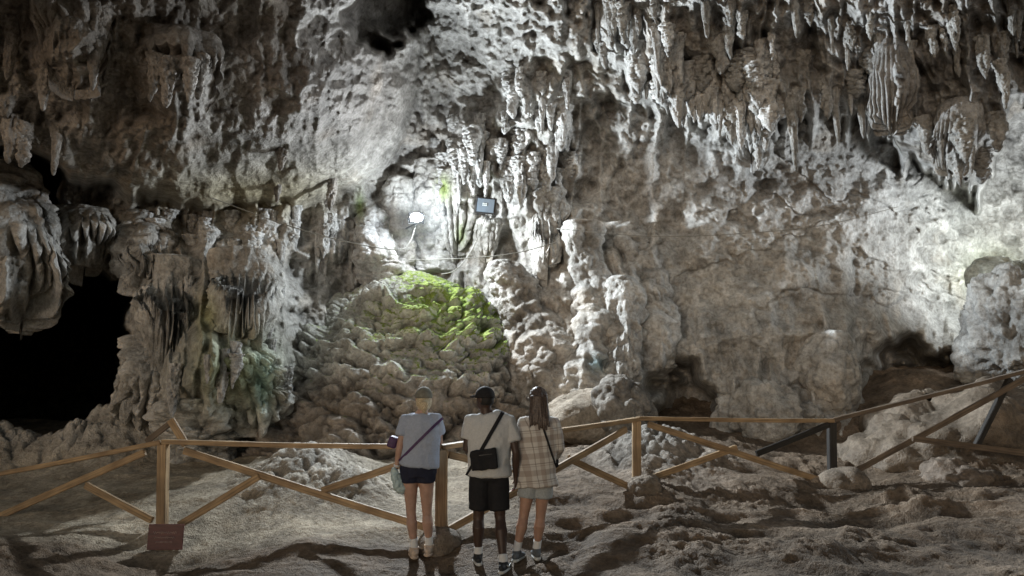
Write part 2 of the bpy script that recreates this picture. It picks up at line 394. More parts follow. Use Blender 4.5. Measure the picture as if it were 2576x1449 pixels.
def walld(px, py):
    i = int(round(np.interp(py, PYs, np.arange(len(PYs))))); j = int(round(np.interp(px, PXs, np.arange(len(PXs))))); return float(D[i, j])
# ------------------------------------------------------------------ people specs (needed by the floor)
PEOPLE = [
 dict(Y=7.5, head=(1066, 1004), yaw=12, k=.93,
      trunk=[(1052, 1192, 43, .112), (1054, 1170, 42, .112), (1058, 1140, 40, .10), (1060, 1105, 41, .10), (1060, 1075, 43, .105), (1060, 1054, 38, .085), (1062, 1043, 22, .06), (1064, 1034, 15, .055)],
      sh=[(1022, 1057, 0), (1097, 1056, 0)], el=[(1007, 1118, -.03), (1106, 1112, .05)], wr=[(997, 1176, .0), (1098, 1118, .27)],
      hip=[(1032, 1190, 0), (1072, 1190, 0)], kn=[(1034, 1288, .02), (1074, 1288, .03)], an=[(1042, 1376, 0), (1080, 1370, .05)], toe=[-12, 8]),
 dict(Y=7.3, head=(1220, 1004), yaw=48, k=1.0,
      trunk=[(1230, 1200, 46, .12), (1230, 1165, 46, .12), (1231, 1130, 47, .115), (1232, 1095, 50, .12), (1232, 1070, 52, .115), (1230, 1054, 44, .09), (1226, 1044, 25, .065), (1223, 1034, 17, .058)],
      sh=[(1182, 1061, 0), (1281, 1062, 0)], el=[(1174, 1128, .0), (1298, 1138, -.03)], wr=[(1186, 1150, .25), (1297, 1200, .03)],
      hip=[(1208, 1200, 0), (1252, 1200, 0)], kn=[(1204, 1298, .02), (1258, 1300, 0)], an=[(1203, 1392, .0), (1266, 1412, -.14)], toe=[-8, 14]),
 dict(Y=7.4, head=(1352, 1004), yaw=40, k=.93,
      trunk=[(1349, 1205, 44, .12), (1350, 1175, 44, .12), (1354, 1140, 42, .11), (1356, 1105, 42, .11), (1356, 1080, 42, .105), (1356, 1060, 36, .08), (1356, 1047, 20, .06), (1355, 1036, 14, .052)],
      sh=[(1319, 1064, 0), (1392, 1064, 0)], el=[(1309, 1130, -.02), (1403, 1125, .02)], wr=[(1297, 1186, .02), (1394, 1150, .24)],
      hip=[(1332, 1205, 0), (1368, 1205, 0)], kn=[(1318, 1296, .0), (1360, 1296, .03)], an=[(1300, 1384, -.04), (1350, 1379, .06)], toe=[18, -6]),
]
feet = []
for p in PEOPLE:
    p['AN'] = [at(a[0], a[1], p['Y'] + a[2]) for a in p['an']]
    for a in p['AN']: feet.append((a.x, a.y + .04, a.z - .10))
# ------------------------------------------------------------------ cave floor
FC = [at(*q) for q in [(0, 1395, 7.5), (250, 1400, 7.75), (414, 1398, 7.95), (600, 1390, 7.7), (-300, 1300, 8.4), (0, 1300, 8.6), (410, 1318, 8.45), (800, 1330, 8.1), (1112, 1352, 7.9), (300, 1230, 9.6), (700, 1240, 9.4), (1000, 1250, 9.2), (100, 1165, 11.2), (500, 1135, 12),
      (800, 1130, 11.8), (1200, 1130, 11.2), (1400, 1200, 9.8), (1602, 1234, 9.2), (1500, 1380, 7.6), (1900, 1400, 7.2), (2400, 1420, 6.9), (2092, 1216, 10.2), (1850, 1150, 10.8), (1900, 1095, 12.3), (2200, 1085, 12),
      (2500, 1280, 8.6), (2576, 1135, 10.5), (2300, 1240, 9.4), (2800, 1200, 9.5), (1700, 1300, 8.4), (2100, 1330, 8.0), (2400, 970, 13.2), (2250, 960, 13.4)]]
FC = [tuple(q) for q in FC] + feet + [(0, 0, 0), (-8, 0, 0), (8, 0, 0), (0, 4, 0), (-5, 4.5, 0), (5, 4.5, 0), (-11, 7, .1), (12, 7, .4), (0, 16, 1.5), (-12, 15, 1.2), (12, 15, 2.2)]
FA = np.array(FC)
gx = np.linspace(-12, 12.5, 1000); gy = np.concatenate([np.linspace(-5, 6, 40)[:-1], np.linspace(6, 15, 520)])
GX, GY = np.meshgrid(gx, gy)
def floor_base(x, y): return rbf(FA[:, :2], FA[:, 2], (x, y), .6)
GZ = floor_base(GX, GY)
near = np.ones_like(GX); sgp = at(414, 1398, 7.95)
for a in feet + [(sgp.x, sgp.y, 0)]: near *= 1 - np.exp(-(((GX - a[0]) / .22)**2 + ((GY - a[1] - .03) / .26)**2)**2)
wx = GX + .25 * fbm2(GX * .9, GY * .9, 3, 61); wy = GY + .22 * fbm2(GX * .9 + 4, GY * .9, 3, 62)
right = sstep(-.5, 2.5, GX)
pale = (1 - sstep(-1.5, .8, GX)) * sstep(7.6, 8.3, GY)
ridge = 1 - np.abs(fbm2(wx * .45, wy * 1.7, 3, 63)) * 2
lump = dome2(wx * 2.6, wy * 3.6, 64); small = dome2(wx * 8, wy * 9, 65); peb = dome2(GX * 20, GY * 22, 66, .5)
sel = sstep(.2, .6, fbm2(GX * .8 + 11, GY * .9, 3, 67)); sel2 = sstep(.1, .5, fbm2(GX * 1.1 + 31, GY * 1.1, 3, 68))
rel = .11 * fbm2(GX * .6, GY * .7, 4, 69) + .085 * ridge + .05 * lump * sel + .045 * small * sel2 + .018 * peb * sel2 + .024 * fbm2(GX * 6, GY * 7, 5, 70, .62) + .026 * (1 - 2 * np.abs(fbm2(GX * 1.8, GY * 3.4, 5, 75, .58)))
rel *= (.8 + .3 * right) * (1 - .55 * pale) * sstep(4, 6.5, GY)
def bump_at(px, py, Y, rx, ry, h):
    q = at(px, py, Y); return h * np.exp(-(((GX - q.x) / rx)**2 + ((GY - q.y) / ry)**2))
rub = bump_at(770, 1230, 9.9, .75, .9, 1) + bump_at(900, 1270, 9.2, .5, .4, .6) + bump_at(1640, 1170, 10.3, .8, .7, 1) + bump_at(40, 1170, 11.0, 1.0, .5, .9) + bump_at(240, 1140, 11.2, .5, .5, 1.2) + bump_at(-120, 1150, 11.2, .8, .6, 1.3) + bump_at(360, 1120, 11.4, .5, .5, 1.2)
rel += rub * (.30 + .16 * dome2(wx * 5, wy * 5, 71) + .08 * dome2(GX * 12, GY * 12, 72))
GZ = GZ + (rel - .05) * near
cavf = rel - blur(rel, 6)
PF = np.stack([GX, GY, GZ], -1)
me = mesh_np('cave_floor', PF, gridq(*GX.shape)[:, ::-1])
fc = np.zeros(GX.shape + (3,)); fc[:] = (.145, .104, .07)
fc += (np.array((.43, .365, .275)) - fc) * pale[..., None]
mud = sstep(.3, 2, GX); fc += (np.array((.168, .126, .09)) - fc) * mud[..., None] * .8
fc += (np.array((.37, .35, .32)) - fc) * np.clip(rub, 0, 1)[..., None] * .9
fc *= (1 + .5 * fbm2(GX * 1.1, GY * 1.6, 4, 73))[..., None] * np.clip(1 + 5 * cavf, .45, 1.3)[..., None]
attr_col(me, 'tint', fc); attr_f(me, 'moss', np.zeros(GX.size))
props(put('cave_floor', me, M_FLOOR), kind='structure')
def floorz(x, y):
    i = int(round(np.interp(y, gy, np.arange(len(gy))))); j = int(round(np.interp(x, gx, np.arange(len(gx))))); return float(GZ[i, j])
# ------------------------------------------------------------------ generic rock bodies
def gnorm(P):
    du = np.roll(P, -1, 1) - np.roll(P, 1, 1); dv = np.gradient(P, axis=0)
    n = np.cross(du, dv); n /= np.maximum(np.linalg.norm(n, axis=-1, keepdims=True), 1e-9); return n
def rock_relief(P, n, popc, flt, rgh, s, ps=1.):
    x, y, z = P[..., 0], P[..., 1], P[..., 2]
    d = rgh * fbm3(x * 2.4, y * 2.4, z * 2.4, 4, s) + rgh * 1.3 * fbm3(x * 1.0, y * 1.0, z * 1.0, 2, s + 9)
    if popc: d = d + popc * dome3(x * 5.5 * ps, y * 5.5 * ps, z * 4.4 * ps, s + 3) + popc * .55 * dome3(x * 11 * ps, y * 11 * ps, z * 9.5 * ps, s + 4)
    if flt:
        w = .12 * fbm3(x * 2, y * 2, z * 1.2, 2, s + 5)
        d = d + flt * (1 - np.abs(vn3((x + w) * 6, (y + w) * 6, z * .5, s + 6)) * 1.6)
    return P + n * d[..., None], d
def finish_rock(name, P, d, mat, label, cat, group=None, moss=None, tintmul=1., tintcol=None):
    me = mesh_np(name, P, gridq(P.shape[0], P.shape[1], True))
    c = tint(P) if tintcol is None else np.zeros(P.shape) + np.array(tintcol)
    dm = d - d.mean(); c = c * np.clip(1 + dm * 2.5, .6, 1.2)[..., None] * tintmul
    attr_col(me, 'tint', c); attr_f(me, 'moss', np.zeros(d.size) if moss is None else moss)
    loc = (float(P[..., 0].mean()), float(P[..., 1].mean()), float(P[..., 2].min()))
    return props(put(name, me, mat, loc=loc), label, cat, group)
def spine(name, pts, off, label, cat, popc=.08, flt=0., rgh=.1, s=0, flat=.7, group=None, n=150, seg=190, mat=None, tintmul=1., fringe=0., cells=14, Y=None):
    a = np.array(pts, float); t = np.linspace(0, 1, n); t0 = np.linspace(0, 1, len(a))
    px = np.interp(t, t0, a[:, 0]); py = np.interp(t, t0, a[:, 1]); hw = np.interp(t, t0, a[:, 2])
    k = np.ones(9) / 9
    sm = lambda v: np.convolve(np.pad(v, 4, 'edge'), k, 'valid')
    px, py, hw = sm(px), sm(py), sm(hw)
    end = np.minimum(1, np.sqrt(np.maximum(0, 1 - (np.maximum(0, .06 - t) / .06)**2))) * np.minimum(1, np.sqrt(np.maximum(0, 1 - (np.maximum(0, t - .94) / .06)**2)))
    hw = np.maximum(hw * end, .5)
    if Y is None:
        yy = np.array([np.median([walld(q[0] + o, q[1]) for o in (-25, -12, 0, 12, 25)]) for q in a]); yy = np.minimum(yy, np.median(yy) + .3)
        Yv = np.interp(t, t0, yy); kk = np.ones(41) / 41; Yv = np.convolve(np.pad(Yv, 20, 'edge'), kk, 'valid') - off
    else: Yv = np.full(n, float(Y))
    dx_, dz_ = raydir(px, py); cx = dx_ * Yv; cz = CZ + dz_ * Yv; r = hw * Yv / F
    th = np.linspace(0, 2 * math.pi, seg, endpoint=False)
    zz = np.repeat(cz[:, None], seg, 1); rr = np.repeat(r[:, None], seg, 1)
    if fringe:
        u = th / (2 * math.pi) * cells + .3 * np.sin(th * 3 + s); i = np.floor(u) % cells; f = u - np.floor(u); zr = np.zeros_like(i)
        shp = np.sqrt(np.maximum(0, 1 - (2 * f - 1)**2)); Lr = hsh(i, zr, zr, s + 200)
        zz = zz + fringe * abs(cz[0] - cz[-1]) * (t**1.5)[:, None] * (1 - (.25 + .75 * Lr) * shp)[None]
        rr = rr * (1 + (.22 * (shp - .7))[None] * np.minimum(1, t * 3)[:, None])
    P = np.stack([cx[:, None] + rr * np.cos(th), Yv[:, None] + flat * rr * np.sin(th), zz], -1)
    nn = np.stack([np.cos(th), np.sin(th), 0 * th], -1)[None] * np.ones((n, 1, 1))
    nn = nn * np.clip(r / .14, .1, 1)[:, None, None]
    P, d = rock_relief(P, nn, popc, flt, rgh, s)
    return finish_rock(name, P, d, mat or M_ROCK, label, cat, group, tintmul=tintmul)
def blob(name, px, py, Y, rx, ry, label, cat, depth=None, popc=0., rgh=.08, s=0, mat=None, group=None, n=90, seg=150, tintcol=None, sup=1., tilt=0, zc=None):
    k = mpp(Y); c = at(px, py, Y)
    if zc is not None: c.z = zc
    ph = np.linspace(.02, math.pi - .02, n)[:, None]; th = np.linspace(0, 2 * math.pi, seg, endpoint=False)[None]
    nn = np.stack([np.sin(ph) * np.cos(th), np.sin(ph) * np.sin(th), np.cos(ph) + 0 * th], -1)
    R = np.array((rx * k, (depth if depth else rx * k * .8), ry * k))
    e = np.sign(nn) * np.abs(nn)**sup * R
    if tilt:
        t = math.radians(tilt); x, z = e[..., 0].copy(), e[..., 2].copy(); e[..., 0] = x * math.cos(t) - z * math.sin(t); e[..., 2] = x * math.sin(t) + z * math.cos(t)
    P = e + np.array(c)
    P, d = rock_relief(P, nn, popc, 0, rgh, s)
    return finish_rock(name, P, d, mat or M_ROCK, label, cat, group, tintcol=tintcol)
# ------------------------------------------------------------------ mossy mound
def mound():
    n, seg = 440, 1060
    s = np.linspace(0.004, 1.08, n)[:, None]; th = np.linspace(0, 2 * math.pi, seg, endpoint=False)[None]
    ap = at(1045, 692, 13.7); cx, cy = -1.62, 14.0; z0 = .45; h = ap.z - z0
    ct, st = np.cos(th), np.sin(th)
    Rx = np.where(ct > 0, 2.6, 3.6); Ry = 2.85
    x = cx + s * Rx * ct + (ap.x - cx) * (1 - np.minimum(s, 1)); y = cy + s * Ry * st + (ap.y - cy) * (1 - np.minimum(s, 1)); z = z0 + h * (1 - np.minimum(s, 1.08)**1.95)
    P = np.stack([x, y, z + 0 * th], -1)
    n_ = gnorm(P); n_ *= np.sign((n_[..., 2:3]).mean())
    x, y, z = P[..., 0], P[..., 1], P[..., 2]
    wv = .5 * fbm3(x * 1.3, y * 1.3, z * 1.3, 3, 81)
    big = fbm3(x * .7, y * .7, z * .4, 3, 82)
    q = z * 2.7 + 2.6 * big + .9 * wv; fr = q - np.floor(q)
    led = np.where(fr < .8, np.sqrt(np.maximum(0, 1 - (1 - fr / .8)**2)), (1 - fr) / .2); lay = np.floor(q)
    q2 = z * 5.6 + 3.2 * fbm3(x * 1.0, y * 1.0, z * .6, 4, 92); fr2 = q2 - np.floor(q2); led2 = np.where(fr2 < .8, np.sqrt(np.maximum(0, 1 - (1 - fr2 / .8)**2)), (1 - fr2) / .2); lay2 = np.floor(q2)
    lowm = sstep(0.22, .46, np.broadcast_to(s, z.shape))
    ledamp = sstep(-.45, .3, fbm3(x * 1.4, y * 1.4, lay * 2.7, 2, 84)); ledamp2 = sstep(-.3, .3, fbm3(x * 2.2, y * 2.2, lay2 * 2.7, 2, 93))
    # rounded blocks inside each layer, broken by dark joints
    blk = dome3(x * 2.4 + wv, y * 2.4, lay * 3.3 + .5, 95, .85); blk2 = dome3(x * 4.4 + wv, y * 4.4, lay2 * 3.3 + .5, 96, .85)
    crk = np.exp(-(fbm3(x * 1.6, y * 1.6, z * 2.4, 4, 94) / .05)**2)
    d = (.24 * led * ledamp * (.15 + .85 * blk) + .17 * led2 * ledamp2 * (.1 + .9 * blk2) - .10 * crk) * lowm
    d = d + .26 * fbm3(x * .8, y * .8, z * 1.0, 3, 83) * (.3 + .7 * lowm) + .055 * (1 - 2 * np.abs(fbm3(x * 3, y * 3, z * 4.0, 4, 86))) * (.4 + .6 * lowm) + .06 * dome3(x * 6 + wv, y * 6, z * 7, 87) + .03 * dome3(x * 13, y * 13, z * 13, 89) + .02 * fbm3(x * 14, y * 14, z * 14, 3, 97)
    P = P + n_ * d[..., None]
    me = mesh_np('rock_mound', P, gridq(n, seg, True)[:, ::-1])
    px, py = proj(P)
    up = gnorm(P); up *= np.sign(up[..., 2].mean()); uz = up[..., 2]
    g = np.exp(-(((px - 1135) / 190)**2 + ((py - 775 - .28 * (px - 1120)) / 90)**2)**1.2) * 1.1
    g = g * sstep(-.4, .4, uz) + .55 * np.exp(-(((px - 1060) / 280)**2 + ((py - 850) / 120)**2)) * sstep(.25, .7, uz)
    g = g * (1 - .85 * np.exp(-(((px - 940) / 95)**2 + ((py - 725) / 34)**2)))
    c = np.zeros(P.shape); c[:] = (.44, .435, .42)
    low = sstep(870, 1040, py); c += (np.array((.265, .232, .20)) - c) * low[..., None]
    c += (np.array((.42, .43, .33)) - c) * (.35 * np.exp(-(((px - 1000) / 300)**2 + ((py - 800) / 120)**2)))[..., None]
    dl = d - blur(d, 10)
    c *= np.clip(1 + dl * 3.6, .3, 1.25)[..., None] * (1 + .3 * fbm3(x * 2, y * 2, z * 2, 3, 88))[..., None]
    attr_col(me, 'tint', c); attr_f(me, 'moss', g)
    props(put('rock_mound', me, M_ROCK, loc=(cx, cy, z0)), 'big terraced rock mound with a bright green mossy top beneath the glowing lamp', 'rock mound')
mound()
# ------------------------------------------------------------------ named formations
sp = spine
sp('flowstone_curtain', [(-10, 400, 40), (10, 470, 70), (25, 540, 86), (30, 620, 92), (34, 700, 92), (46, 770, 76), (50, 860, 46)], -.1, 'pale fluted flowstone curtain hanging at the far left edge above the black cavity', 'flowstone', .05, .07, .2, 1, tintmul=1.05, fringe=.4, cells=20)
sp('flowstone_curtain', [(205, 520, 60), (203, 580, 66), (206, 640, 52), (208, 730, 26)], -.1, 'small dripping flowstone tassel hanging left above the black cavity', 'flowstone', .04, .03, .10, 2, fringe=.75, cells=19)
sp('flowstone_curtain', [(425, 640, 56), (425, 720, 64), (420, 800, 62), (420, 880, 58), (420, 990, 44)], -.2, 'fluted flowstone drapery with long white drips beside the black cavity', 'flowstone', .04, .05, .12, 3, fringe=.6, cells=22)
sp('flowstone_curtain', [(615, 620, 60), (618, 720, 70), (612, 810, 64), (602, 930, 50)], -.2, 'white fluted flowstone drapery left of the mossy mound', 'flowstone', .045, .05, .12, 4, fringe=.6, cells=24)
sp('flowstone_mass', [(395, 840, 40), (405, 940, 62), (395, 1020, 64), (390, 1100, 50)], -.25, 'lumpy pale flowstone bulge at the lower right rim of the black cavity', 'flowstone', .13, .05, .22, 5, fringe=.35, cells=18)
sp('flowstone_mass', [(560, 800, 40), (585, 890, 66), (610, 960, 78), (640, 1040, 66), (650, 1110, 56)], -.25, 'green and turquoise stained flowstone hump left of the terraced mound', 'flowstone', .13, .05, .24, 6, fringe=.25, cells=20)
sp('flowstone_mass', [(490, 1000, 50), (500, 1080, 66), (500, 1130, 70), (500, 1190, 60)], -.2, 'low lumpy flowstone foot behind the left railing post', 'flowstone', .13, .0, .22, 7)
sp('flowstone_mass', [(355, 530, 44), (365, 620, 48), (360, 690, 44), (365, 780, 26)], -.15, 'knobbly pale rock knot at the top right of the black cavity', 'flowstone', .11, .04, .16, 8, fringe=.5, cells=18)
sp('stone_column', [(1262, 650, 22), (1295, 720, 46), (1330, 800, 60), (1360, 880, 62), (1390, 960, 52), (1400, 1020, 40)], -.1, 'pinkish knobbly stone buttress rising on the right flank of the mossy mound', 'rock column', .11, .05, .18, 9)
sp('stone_column', [(1462, 550, 28), (1470, 640, 34), (1490, 720, 32), (1500, 800, 38), (1490, 880, 36), (1480, 960, 50), (1478, 1000, 46)], -.1, 'tall pale knobbly stone column with a blue stain near its base', 'rock column', .09, .06, .12, 10)
sp('stone_column', [(1560, 690, 20), (1568, 760, 34), (1572, 850, 30), (1570, 920, 32), (1568, 990, 40)], -.1, 'slimmer grey stone column just right of the blue stained one', 'rock column', .07, .07, .11, 11, fringe=.2)
sp('stone_column', [(1550, 560, 26), (1590, 620, 38), (1635, 700, 38), (1650, 800, 34), (1640, 900, 32), (1640, 960, 24)], -.15, 'leaning rough stone column at the edge of the smooth right wall', 'rock column', .09, .06, .14, 12)
sp('stone_column', [(1385, 470, 24), (1380, 540, 34), (1375, 610, 30), (1380, 730, 14)], .0, 'knobbly white rock pendant right of the unlit floodlight', 'rock column', .1, .03, .08, 13, fringe=.5)
sp('stone_column', [(1228, 550, 24), (1222, 600, 24), (1222, 665, 12)], .1, 'short pointed rock pendant just below the unlit floodlight', 'rock column', .06, .03, .05, 14, fringe=.4)
sp('stone_column', [(935, 520, 18), (938, 580, 32), (940, 640, 38), (950, 690, 42), (960, 730, 36)], .2, 'brightly lit white stone column just left of the glowing lamp', 'rock column', .1, .04, .09, 15)
sp('stone_column', [(1004, 440, 18), (1000, 520, 24), (996, 600, 30), (1000, 660, 34), (1010, 710, 38)], .2, 'slender white stone column directly behind the glowing lamp', 'rock column', .08, .04, .08, 16)
sp('stone_column', [(1085, 400, 28), (1085, 480, 34), (1080, 560, 28), (1085, 640, 30), (1090, 690, 34)], .0, 'white knobbly stone column with a green patch between the two lamps', 'rock column', .1, .04, .08, 17)
sp('stone_column', [(1150, 420, 28), (1150, 500, 34), (1150, 570, 28), (1150, 660, 14)], .0, 'white knobbly rock pendant immediately left of the unlit floodlight', 'rock column', .09, .04, .08, 18, fringe=.4)
sp('flowstone_curtain', [(2240, 120, 30), (2242, 200, 46), (2245, 270, 46), (2245, 350, 34)], .0, 'fluted stone curtain hanging from the dark ceiling at the upper right', 'flowstone', .02, .04, .08, 19, fringe=.35, cells=22)
sp('flowstone_curtain', [(2410, 250, 40), (2412, 340, 58), (2400, 400, 50), (2395, 450, 30)], .0, 'broad fluted stone curtain beside the lit recess at the right', 'flowstone', .02, .04, .08, 20, fringe=.4, cells=24)
sp('flowstone_curtain', [(185, -60, 60), (180, 60, 66), (180, 150, 56), (185, 260, 36)], -.25, 'brownish fluted stone curtain in the dim upper left corner', 'flowstone', .04, .06, .12, 31, fringe=.5, cells=18)
sp('flowstone_curtain', [(450, 90, 80), (450, 160, 84), (450, 215, 72), (450, 290, 44)], -.35, 'brownish fringed stone curtain in the middle of the dim left overhang', 'flowstone', .04, .06, .14, 32, fringe=.65, cells=26)
sp('flowstone_curtain', [(1890, 230, 40), (1888, 300, 44), (1888, 360, 36), (1892, 440, 14)], .0, 'pale pointed stone cluster hanging lowest among the upper right stalactites', 'flowstone', .06, .05, .08, 33, fringe=.5, cells=16)
blob('rock_slope', 2380, 1150, 11.6, 330, 120, 'broad smooth mud coated rock slope behind the rising right handrail', 'rock slope', 1.5, .02, .32, 21, M_SMOOTH, tintcol=(.185, .15, .115), sup=.9, tilt=16)
blob('boulder', 2415, 1215, 10.0, 90, 60, 'brown rounded boulder with a dark side under the right railing', 'boulder', .5, .0, .24, 22, M_SMOOTH, tintcol=(.18, .145, .115), sup=.85)
blob('boulder', 2540, 840, 12.4, 100, 150, 'tall rough boulder at the right edge in front of the lit recess', 'boulder', .8, .10, .38, 24, tintcol=(.36, .355, .34), sup=.85)
blob('boulder', 2550, 705, 12.9, 80, 46, 'smaller rough boulder perched on top of the tall right edge boulder', 'boulder', .6, .08, .18, 25, tintcol=(.37, .38, .33))
blob('stalagmite', 2088, 945, 12.7, 56, 84, 'squat fluted stalagmite dome at the foot of the right wall', 'stalagmite', .4, .09, .14, 27)
blob('stalagmite', 1570, 1030, 11.4, 60, 70, 'squat dark popcorn textured stalagmite behind the middle right railing post', 'stalagmite', .4, .10, .12, 28, tintcol=(.26, .24, .215))
blob('boulder', 1490, 1060, 12.0, 130, 56, 'flat pale mud ledge boulder behind the popcorn textured stalagmite', 'boulder', .8, .03, .18, 29, M_FLOOR, tintcol=(.30, .255, .205), sup=.85)
blob('boulder', 1950, 1055, 12.7, 130, 80, 'low knobbly boulder along the foot of the smooth right wall', 'boulder', .6, .11, .28, 30)
def groundrock(px, py, Y, rx, ry, label, s):
    c = at(px, py, Y); z = floorz(c.x, c.y) + ry * mpp(Y) * .05
    blob('rock', px, py, Y, rx, ry, label, 'rock', None, .06, .14, s, M_FLOOR, n=50, seg=70, tintcol=(.22, .18, .14), zc=z, sup=.85)
groundrock(2062, 1240, 9.9, 26, 13, 'pale rock left of the foot of the dark railing post', 41)
groundrock(2122, 1246, 9.8, 28, 13, 'pale rock right of the foot of the dark railing post', 42)
groundrock(1620, 1252, 9.0, 24, 12, 'pale rough rock against the foot of the middle right railing post', 43)
groundrock(1114, 1366, 7.75, 22, 20, 'rough stump of rock at the foot of the post between the visitors', 44)
# ------------------------------------------------------------------ stalactites
STV = []
for v in range(12):
    n, seg = 84, 48
    t = np.linspace(0, 1, n)[:, None]; th = np.linspace(0, 2 * math.pi, seg, endpoint=False)[None]
    r = (1 - t)**(.45 + .35 * random.random()) * (1 + .25 * vn2(t * 5 + v * 9, t * 0, v)) + .012
    r = np.where(t < .05, r * 1.05, r)
    wob = .12 * vn2(t * 3 + v * 5, t * 0 + 1, v + 40); wob2 = .12 * vn2(t * 3 + v * 5, t * 0 + 7, v + 60)
    x = r * np.cos(th) + wob * 2; y = r * np.sin(th) + wob2 * 2; z = -t + 0 * th
    P = np.stack([x, y, z], -1); nn = np.stack([np.cos(th) + 0 * t, np.sin(th) + 0 * t, 0 * x], -1)
    k = .6 if v % 3 else .3
    d = (k * dome3(x * 1.7, y * 1.7, z * 9, 90 + v) + k * .45 * dome3(x * 3.6, y * 3.6, z * 20, 95 + v) + .22 * (1 - np.abs(vn3(x * 2.2, y * 2.2, z * 1.2, v)) * 1.6) - .2) * np.minimum(1, r * 1.3 + .1)
    P = P + nn * d[..., None]
    me = mesh_np('stalactite', P, gridq(n, seg, True))
    attr_col(me, 'tint', np.clip(1 + (d - d.mean()) * .9, .55, 1.25)[..., None] * np.array((.45, .445, .435))); attr_f(me, 'moss', np.zeros(d.size))
    me.materials.append(M_ROCK); STV.append(me)
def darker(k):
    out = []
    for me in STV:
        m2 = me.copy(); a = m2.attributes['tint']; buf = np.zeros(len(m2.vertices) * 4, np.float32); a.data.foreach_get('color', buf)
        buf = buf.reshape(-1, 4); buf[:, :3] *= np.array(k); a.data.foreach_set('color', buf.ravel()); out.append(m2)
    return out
STD = darker((.70, .70, .69)); STB = darker((.66, .61, .57))  # copies with ceiling shade painted in; browner copies for the left overhang
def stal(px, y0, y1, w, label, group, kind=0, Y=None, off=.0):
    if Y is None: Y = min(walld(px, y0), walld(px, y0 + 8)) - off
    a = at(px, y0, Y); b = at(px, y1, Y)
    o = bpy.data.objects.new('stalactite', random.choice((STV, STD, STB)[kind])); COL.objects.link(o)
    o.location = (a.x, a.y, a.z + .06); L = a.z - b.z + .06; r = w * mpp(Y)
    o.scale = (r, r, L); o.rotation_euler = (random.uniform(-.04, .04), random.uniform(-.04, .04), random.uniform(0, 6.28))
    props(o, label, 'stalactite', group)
def edgeR(px): return np.interp(px, [1480, 1530, 1640, 1700, 1780, 1850, 1900, 1950, 2060, 2150, 2220, 2290, 2330, 2400, 2475, 2500, 2540], [60, 150, 215, 260, 280, 345, 370, 290, 265, 270, 310, 370, 420, 440, 460, 370, 240])
R = random.uniform
for i in range(96):      # lit bunch, in uneven clusters
    px = random.gauss(random.choice((1585, 1665, 1690, 1735, 1800, 1870, 1895, 1905)), 24); e = edgeR(px); y0 = R(.3, .98) * e; L = R(50, 120)
    stal(px, y0, min(y0 + L, e + R(20, 70)), R(6, 13) if i % 4 else R(13, 22), 'knobbly white lit stalactite in the bunch on the upper right', 'lit stalactites upper right')
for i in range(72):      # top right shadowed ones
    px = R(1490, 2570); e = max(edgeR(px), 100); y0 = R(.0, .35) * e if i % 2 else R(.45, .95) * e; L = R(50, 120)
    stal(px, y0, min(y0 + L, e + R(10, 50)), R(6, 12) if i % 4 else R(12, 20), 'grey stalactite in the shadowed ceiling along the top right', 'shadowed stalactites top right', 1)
for px, y1 in ((1985, 435), (2012, 310), (2000, 350), (2100, 370), (2160, 350)):
    stal(px, edgeR(px) - 40, y1, 10, 'grey stalactite hanging low in front of the smooth right wall', 'stalactites over the right wall', 1)
for i in range(66):      # centre
    px = R(1090, 1470); y0 = R(180, 450); L = R(40, 110)
    if px < 1260 and y0 < 290: continue
    stal(px, y0, y0 + L, R(6, 16), 'knobbly bright stalactite on the wall above the two lamps', 'stalactites above the lamps')
for i in range(32):      # row left of lamp
    px = R(360, 900); y0 = R(525, 620); L = R(45, 120)
    stal(px, y0, y0 + L, R(8, 17), 'pale stalactite in the low row left of the glowing lamp', 'stalactites left of the lamp')
for i in range(30):      # thin drips on the left flowstone
    px = R(345, 720); y0 = R(690, 830) if i % 3 else R(860, 980); L = R(50, 130)
    stal(px, y0, y0 + L, R(7, 13), 'thin pale drip on the flowstone wall between the black cavity and the mound', 'drips on the left flowstone', 0, off=.08)
for px, y0, y1, w in ((30, 300, 410, 20), (60, 320, 420, 16), (142, 330, 440, 11), (30, 60, 200, 18), (255, 40, 230, 18), (120, 180, 280, 16), (710, 380, 430, 10), (835, 450, 530, 9), (825, 500, 555, 8), (700, 470, 510, 8), (390, 150, 260, 13), (420, 160, 270, 14), (480, 160, 260, 13), (505, 150, 250, 13)):
    stal(px, y0, y1, w, 'brownish stalactite on the dim overhang at the upper left', 'stalactites of the left overhang', 2, off=.0)
# ------------------------------------------------------------------ railing
def beam(name, a, b, w, h, mat, parent, roll=0.):
    a = Vector(a); b = Vector(b); d = b - a; L = d.length; xx = d.normalized()
    up = Vector((0, 0, 1)) if abs(xx.z) < .9 else Vector((0, -1, 0))
    yy = up.cross(xx).normalized(); zz = xx.cross(yy)
    S = Soup(); S.box(Matrix.Identity(4), (L / 2, w / 2, h / 2)); me = S.mesh(name, False)
    bm = bmesh.new(); bm.from_mesh(me)
    bmesh.ops.subdivide_edges(bm, edges=[e for e in bm.edges if e.calc_length() > L * .9], cuts=10)
    for v in bm.verts:
        k = math.sin(v.co.x * 2.1 + L * 7) * .006; v.co.y += k; v.co.z += math.cos(v.co.x * 1.7 + L * 3) * .006 + random.uniform(-.0012, .0012)
    bmesh.ops.bevel(bm, geom=[e for e in bm.edges if e.calc_face_angle(0) > .6], offset=.006, segments=2, affect='EDGES')
    bm.to_mesh(me); bm.free(); me.materials.append(mat)
    o = bpy.data.objects.new(name, me); COL.objects.link(o); o.parent = parent
    M = Matrix.Identity(4)
    for i, v in enumerate((xx, yy, zz)):
        for j in range(3): M[j][i] = v[j]
    M.translation = (a + b) / 2 - Vector(parent.location); o.matrix_local = M
    return o
